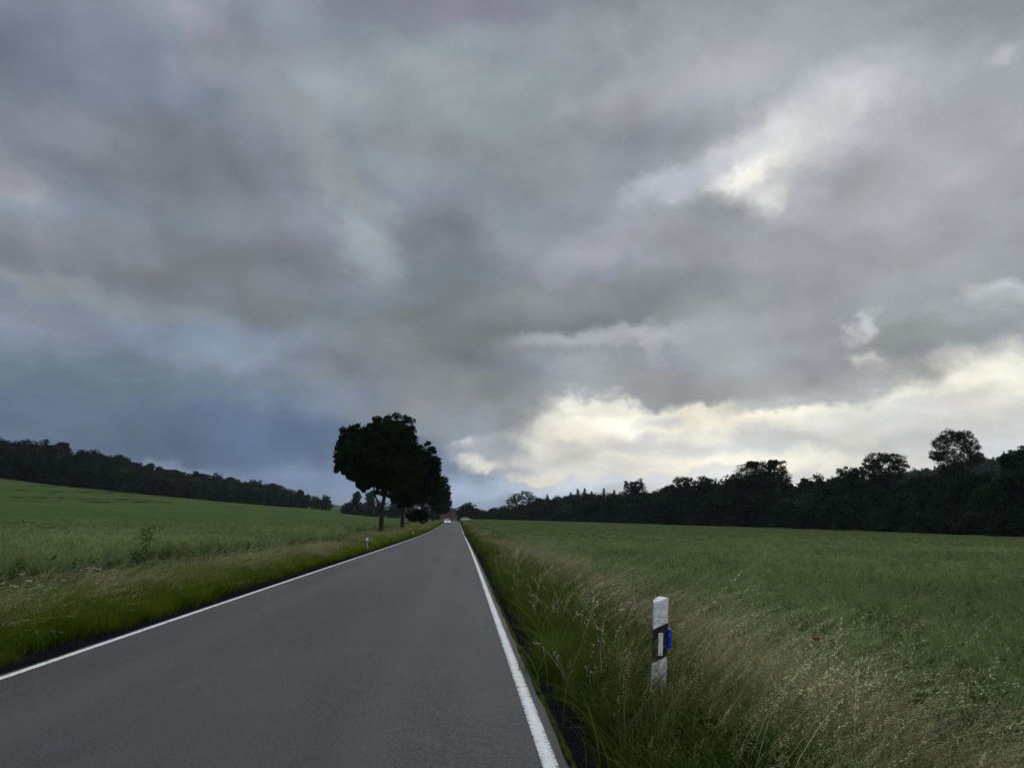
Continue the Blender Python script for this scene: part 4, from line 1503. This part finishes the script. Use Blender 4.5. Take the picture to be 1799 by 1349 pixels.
MAT_BLACK = flat_mat('post_black', (.008, .008, .010), .4, .4, .4)
MAT_REFL = flat_mat('reflector_white', (.62, .62, .60), .3, .6, .08, 40)
MAT_BLUE = flat_mat('reflector_blue', (.006, .014, .42), .25, .6, .25, 30)
MAT_SCREW = flat_mat('screw', (.03, .03, .03), .4, .5, .1)


def profile(w=.12, dpt=.10, inset=0.0, n=8):
    """rounded triangular cross-section of the post, wide face to the traffic (-Y)"""
    w2 = w / 2 + inset
    pts = [(-w2, -.006 - inset), (-w2 + .008, -.012 - inset), (w2 - .008, -.012 - inset), (w2, -.006 - inset)]
    for a in np.linspace(-.2, math.pi + .2, n)[1:-1]:
        pts.append(((w2 - .004) * math.cos(a), (dpt + inset) * max(0, math.sin(a)) ** .8))
    return pts


def prism(name, prof, zb, zt, mat):
    """prism whose bottom and top heights depend on x (slanting cuts)"""
    n = len(prof)
    V = [(x_, y_, zb(x_)) for x_, y_ in prof] + [(x_, y_, zt(x_)) for x_, y_ in prof]
    bm_v = np.array(V)
    me = bpy.data.meshes.new(name)
    faces = [tuple(range(n))[::-1], tuple(range(n, 2 * n))] + [(i, (i + 1) % n, n + (i + 1) % n, n + i) for i in range(n)]
    me.from_pydata([tuple(v) for v in bm_v], [], faces)
    me.materials.append(mat)
    me.update()
    return me


def box_mesh(name, c0, sz, mat, bevel=0.0):
    import bmesh
    bm = bmesh.new()
    bmesh.ops.create_cube(bm, size=1)
    for v in bm.verts:
        v.co = Vector((v.co.x * sz[0] + c0[0], v.co.y * sz[1] + c0[1], v.co.z * sz[2] + c0[2]))
    if bevel: bmesh.ops.bevel(bm, geom=list(bm.edges), offset=bevel, segments=2, affect='EDGES', profile=.5)
    me = bpy.data.meshes.new(name)
    bm.to_mesh(me); bm.free()
    me.materials.append(mat)
    return me


def marker_post(blue, back=False):
    root = link('marker_post', None)
    # slanting top: flat for the outer third, sloping down to the road side
    zt = lambda x_: 1.02 - max(0.0, .012 - x_) * .62
    band_t = lambda x_: .768 + (x_ + .06) * .48
    band_b = lambda x_: .505 + (x_ + .06) * .50
    P0 = profile()
    link('post_body', prism('post_body', P0, lambda x_: -.2, lambda x_: band_b(x_), MAT_WHITE), root)
    link('black_band', prism('black_band', profile(inset=.0008), band_b, band_t, MAT_BLACK), root)
    link('post_head', prism('post_head', P0, band_t, zt, MAT_WHITE), root)
    rf = link('reflector', box_mesh('reflector', (.0, -.0165, .655), (.038, .007, .175), MAT_REFL, .002), root)
    for zz in (.728, .582):
        sc_ = bpy.data.meshes.new('screw')
        import bmesh
        bm = bmesh.new()
        bmesh.ops.create_cone(bm, cap_ends=True, segments=10, radius1=.0055, radius2=.0045, depth=.004)
        bmesh.ops.rotate(bm, verts=bm.verts, matrix=__import__('mathutils').Matrix.Rotation(R(90), 3, 'X'))
        bmesh.ops.translate(bm, verts=bm.verts, vec=(0, -.0215, zz))
        bm.to_mesh(sc_); bm.free(); sc_.materials.append(MAT_SCREW)
        link('screw', sc_, rf)
    if blue:
        w_ = link('wildlife_reflector', box_mesh('wildlife_reflector', (.079, .012, .70), (.032, .05, .155), MAT_BLUE, .010), root)
        link('bracket', box_mesh('bracket', (.06, .02, .70), (.01, .03, .15), MAT_BLACK, .002), w_)
    return root


pr = at(1150, 1115, 6.05)
post = marker_post(True)
post.location = (pr[0], pr[1], float(gz(pr[0], pr[1])) + .0)
ztop = at(1152, 1050, 6.05)[2]
post.location.z = ztop - 1.02
post.rotation_euler = (R(1), R(3.4), R(4))
tag(post, 'grimy white roadside post with black band and blue side reflector, close by', 'marker post', 'white and black marker posts along the road')
for s_, yv, lb in ((-3.35, 44.5, 'small white marker post in the tan grass left of the road'), (-3.4, 90, 'tiny white post on the left verge below the second roadside tree'),
                   (-3.4, 138, 'farthest tiny white post on the left verge, before the bush'), (3.4, 300, 'faint pale marker post at the far right end of the road')):
    o = copy_tree(post)
    x_ = s_ + float(xc(yv))
    o.location = (x_, yv, float(gz(x_, yv)) - (.22 if yv < 60 else .42))
    o.rotation_euler = (0, R(random.uniform(-1.5, 1.5)), R(random.uniform(-6, 6)))
    for ch in list(o.children):
        if ch.name.startswith('wildlife'):
            for g2 in list(ch.children): bpy.data.objects.remove(g2)
            bpy.data.objects.remove(ch)
    o['label'] = lb

# ------------------------------------------------------------------ white car far off
MAT_CARW = flat_mat('car_paint_white', (.78, .78, .77), .25, .6, .04)
MAT_GLASS = flat_mat('car_glass', (.012, .014, .017), .08, .8, .2)
MAT_TYRE = flat_mat('tyre_rubber', (.015, .015, .016), .85, .2, .2)
MAT_RIM = flat_mat('wheel_rim', (.35, .35, .36), .35, .6, .1, metal=.7)
MAT_TRIM = flat_mat('car_trim', (.02, .02, .022), .5, .4, .2)
MAT_GREYCAR = flat_mat('car_paint_silver', (.42, .43, .44), .3, .6, .05)


def lamp_mat(name, rgb, e):
    m_ = NT(name, .3, .5)
    m_.color(rgb)
    m_.set(m_.b.inputs['Emission Color'], rgb + (1.0,))
    m_.b.inputs['Emission Strength'].default_value = e
    return m_.m


MAT_HEAD = lamp_mat('headlight_glow', (1.0, .98, .92), .9)
MAT_LENS = flat_mat('lamp_glass', (.5, .5, .5), .15, .8, .1)


def loft(name, sections, mat, smooth=True):
    """sections: list of (y, [(x,z)...]) with equal counts"""
    V, Fc = [], []
    n = len(sections[0][1])
    for yy_, pr_ in sections:
        V += [(x_, yy_, z_) for x_, z_ in pr_]
    for i in range(len(sections) - 1):
        for j in range(n):
            k_ = (j + 1) % n
            Fc.append((i * n + j, i * n + k_, (i + 1) * n + k_, (i + 1) * n + j))
    Fc.append(tuple(range(n))[::-1]); Fc.append(tuple(range((len(sections) - 1) * n, len(sections) * n)))
    me = bpy.data.meshes.new(name)
    me.from_pydata(V, [], Fc)
    me.materials.append(mat)
    import bmesh
    bm = bmesh.new(); bm.from_mesh(me)
    bmesh.ops.recalc_face_normals(bm, faces=bm.faces)
    bm.to_mesh(me); bm.free()
    return me


def sect(w, z0, z1, r=.12):
    h_ = w / 2
    return [(-h_ + r * .6, z0), (h_ - r * .6, z0), (h_, z0 + r), (h_, z1 - r * 1.2), (h_ - r, z1), (-h_ + r, z1), (-h_, z1 - r * 1.2), (-h_, z0 + r)]


def make_car(paint, lit):
    """front faces -Y"""
    root = link('car', None)
    body = loft('body', [(-2.15, sect(1.5, .30, .62, .08)), (-2.05, sect(1.72, .22, .78, .1)), (-1.2, sect(1.80, .2, .95, .1)), (-.9, sect(1.82, .2, 1.0, .1)), (1.4, sect(1.82, .2, 1.0, .1)), (1.95, sect(1.76, .24, .95, .1)), (2.1, sect(1.6, .32, .8, .1))], paint)
    link('body', body, root)

    def cab(w0, w1, z1):
        return [(-w0 / 2, .96), (w0 / 2, .96), (w1 / 2, z1 - .05), (w1 / 2 - .1, z1), (-w1 / 2 + .1, z1), (-w1 / 2, z1 - .05)]
    link('glass_house', loft('glass_house', [(-1.1, cab(1.5, 1.45, 1.0)), (-.35, cab(1.66, 1.28, 1.44)), (1.2, cab(1.66, 1.28, 1.44)), (1.85, cab(1.5, 1.4, 1.0))], MAT_GLASS), root)
    link('roof', loft('roof', [(-.45, [(-.6, 1.405), (.6, 1.405), (.6, 1.46), (-.6, 1.46)]), (-.2, [(-.62, 1.42), (.62, 1.42), (.58, 1.50), (-.58, 1.50)]), (1.0, [(-.62, 1.42), (.62, 1.42), (.58, 1.50), (-.58, 1.50)]), (1.3, [(-.6, 1.39), (.6, 1.39), (.6, 1.44), (-.6, 1.44)])], paint), root)
    for sx in (-1, 1):
        link('headlight', box_mesh('headlight', (sx * .62, -2.09, .66), (.34, .12, .17), MAT_HEAD if lit else MAT_LENS, .03), root)
        link('mirror', box_mesh('mirror', (sx * 1.0, -.75, 1.05), (.2, .12, .14), paint, .03), root)
        for yy_ in (-1.32, 1.32):
            w = link('wheel', None, root)
            import bmesh
            for nm, r_, wd_, mt in (('tyre', .33, .22, MAT_TYRE), ('rim', .21, .235, MAT_RIM)):
                bm = bmesh.new()
                bmesh.ops.create_cone(bm, cap_ends=True, segments=20, radius1=r_, radius2=r_, depth=wd_)
                bmesh.ops.rotate(bm, verts=bm.verts, matrix=__import__('mathutils').Matrix.Rotation(R(90), 3, 'Y'))
                bmesh.ops.translate(bm, verts=bm.verts, vec=(sx * .82, yy_, .33))
                me = bpy.data.meshes.new(nm); bm.to_mesh(me); bm.free(); me.materials.append(mt)
                link(nm, me, w)
    link('grille', box_mesh('grille', (0, -2.14, .62), (.8, .06, .16), MAT_TRIM, .01), root)
    link('bumper_intake', box_mesh('bumper_intake', (0, -2.1, .36), (1.1, .1, .14), MAT_TRIM, .01), root)
    return root


carr = make_car(MAT_CARW, True)
yv = 232.0
x_ = float(xc(yv)) - 1.35
carr.location = (x_, yv, float(zr(yv)) + .02)
carr.rotation_euler = (0, 0, R(6))
tag(carr, 'white car with headlights on, coming towards the camera on the far road', 'car')
c2 = make_car(MAT_GREYCAR, False)
yv = 338.0
x_ = float(xc(yv)) + 6.2
c2.location = (x_, yv, float(gz(x_, yv)) + .9)
c2.rotation_euler = (0, 0, R(80))
tag(c2, 'pale silver car side-on beyond the right verge at the end of the road', 'car')

# red-roofed house at the end of the road
MAT_ROOF = flat_mat('red_roof_tiles', (.034, .014, .014), .8, .2, .25, 3)
MAT_WALL = flat_mat('brick_wall', (.12, .085, .07), .9, .1, .2, 4)
MAT_WIN = flat_mat('window_glass', (.02, .024, .028), .15, .7, .2)
house = link('house', None)
hp = at(788.5, 912, 400)
hw, hd, he, hr = 9.0, 9.0, 2.6, 6.4
link('wall', box_mesh('wall', (0, 0, he / 2), (hw, hd, he), MAT_WALL), house)
me = bpy.data.meshes.new('roof')
a_ = hw / 2 + .4; b_ = hd / 2 + .4
me.from_pydata([(-a_, -b_, he), (a_, -b_, he), (a_, b_, he), (-a_, b_, he), (-a_ * .45, 0, hr), (a_ * .45, 0, hr)], [], [(0, 1, 5, 4), (1, 2, 5), (2, 3, 4, 5), (3, 0, 4), (3, 2, 1, 0)])
me.materials.append(MAT_ROOF)
rf = link('roof', me, house)
link('chimney', box_mesh('chimney', (1.0, .6, hr - .1), (.7, .7, 1.6), MAT_WALL, .02), rf)
for xw in (-2.6, 0, 2.6):
    w_ = link('window', box_mesh('window', (xw, -hd / 2 - .01, 1.5), (1.1, .08, 1.1), MAT_REFL, .01), house)
    link('pane', box_mesh('pane', (xw, -hd / 2 - .06, 1.5), (.94, .03, .94), MAT_WIN), w_)
house.location = (hp[0], hp[1], float(gz(hp[0], hp[1])) - .3)
tag(house, 'red-roofed house glimpsed beyond the white car where the road ends', 'house')
# dark shrubs and trees closing the far end of the road
for px, yt, d_, k, lb in ((800, 898, 430, 'round', 'dark shrub closing the far end of the road, beside the red roof'), (776, 893, 440, 'round', 'dark tree behind the left side of the red roof'),
                          (790, 888, 450, 'round', 'dark tree rising behind the red roof'), (764, 889, 455, 'round', 'dark tree seen past the slim fourth trunk of the roadside row'), (808, 897, 450, 'round', 'dark shrub left of the lone round tree at the road end')):
    wood_tree(k, px, yt, d_, lb, None, 1.3)

# poppy and the tall weed
MAT_POPPY = flat_mat('poppy_red', (.26, .008, .006), .6, .3, .2, 60)
MAT_STEM = flat_mat('stem_green', (.06, .10, .03), .7, .2, .2, 20)
pp = at(1434, 1124, 5.9)
pop = link('poppy', None, loc=(pp[0], pp[1], float(gz(pp[0], pp[1]))))
hh = pp[2] - pop.location.z
A = Acc(); tube(A, [(-.06, 0, 0), (-.03, 0, hh * .5), (0, 0, hh)], [.003, .0025, .002], 5)
link('stem', A.mesh('stem', MAT_STEM), pop)
for i in range(4):
    a = i * math.pi / 2 + .3
    V, Fc = [], []
    for u in range(5):
        for v in range(5):
            t, q = u / 4, (v / 4 - .5)
            rr_ = .020 * t
            wd_ = .026 * math.sin(math.pi * (.15 + .6 * t)) * q * 1.6
            zz = .02 * t * t + .006 * math.sin(v * 2.1 + i)
            V.append((rr_ * math.cos(a) - wd_ * math.sin(a), rr_ * math.sin(a) + wd_ * math.cos(a), hh + zz))
    for u in range(4):
        for v in range(4):
            Fc.append((u * 5 + v, u * 5 + v + 1, u * 5 + v + 6, u * 5 + v + 5))
    me = bpy.data.meshes.new('petal'); me.from_pydata(V, [], Fc); me.materials.append(MAT_POPPY)
    link('petal', me, pop)
tag(pop, 'single red poppy in the tan grass right of the near marker post', 'poppy')

pw = at(257, 960, 19)
wz = float(gz(pw[0], pw[1]))
wd_root = link('tall_weed', None, loc=(pw[0], pw[1], wz))
hh = at(257, 926, 19)[2] - wz
A = Acc()
for k_ in range(4):
    tube(A, [(0, 0, 0), (rng.normal(0, .05), 0, hh * .5), (rng.normal(0, .14), 0, hh * rng.uniform(.8, 1))], [.012, .009, .004], 5)
link('stem', A.mesh('stem', MAT_STEM), wd_root)
A = Acc()
n = 260
z_ = rng.uniform(.25, 1, n) * hh
c0 = np.stack([rng.normal(0, .10, n), rng.normal(0, .08, n), z_], -1)
V, Q, C = cards(c0, rng.uniform(.05, .11, n), rng.uniform(.02, .04, n), jitc((.05, .085, .03), n))
A.add(V, Q, C)
link('leaves', A.mesh('leaves', MAT_WEED), wd_root)
tag(wd_root, 'tall leafy weed sticking up from the edge of the left field', 'weed')

# ------------------------------------------------------------------ haze
hz = NT('haze')
hz.t.nodes.remove(hz.b)
pv = hz.t.nodes.new('ShaderNodeVolumePrincipled')
pv.inputs['Color'].default_value = (.72, .80, .90, 1)
pv.inputs['Density'].default_value = 0.00006
pv.inputs['Anisotropy'].default_value = 0.1
hz.t.links.new(pv.outputs[0], hz.out.inputs['Volume'])
hzo = link('haze', box_mesh('haze', (0, 900, 70), (4200, 2200, 200), hz.m))
tag(hzo, kind='stuff')
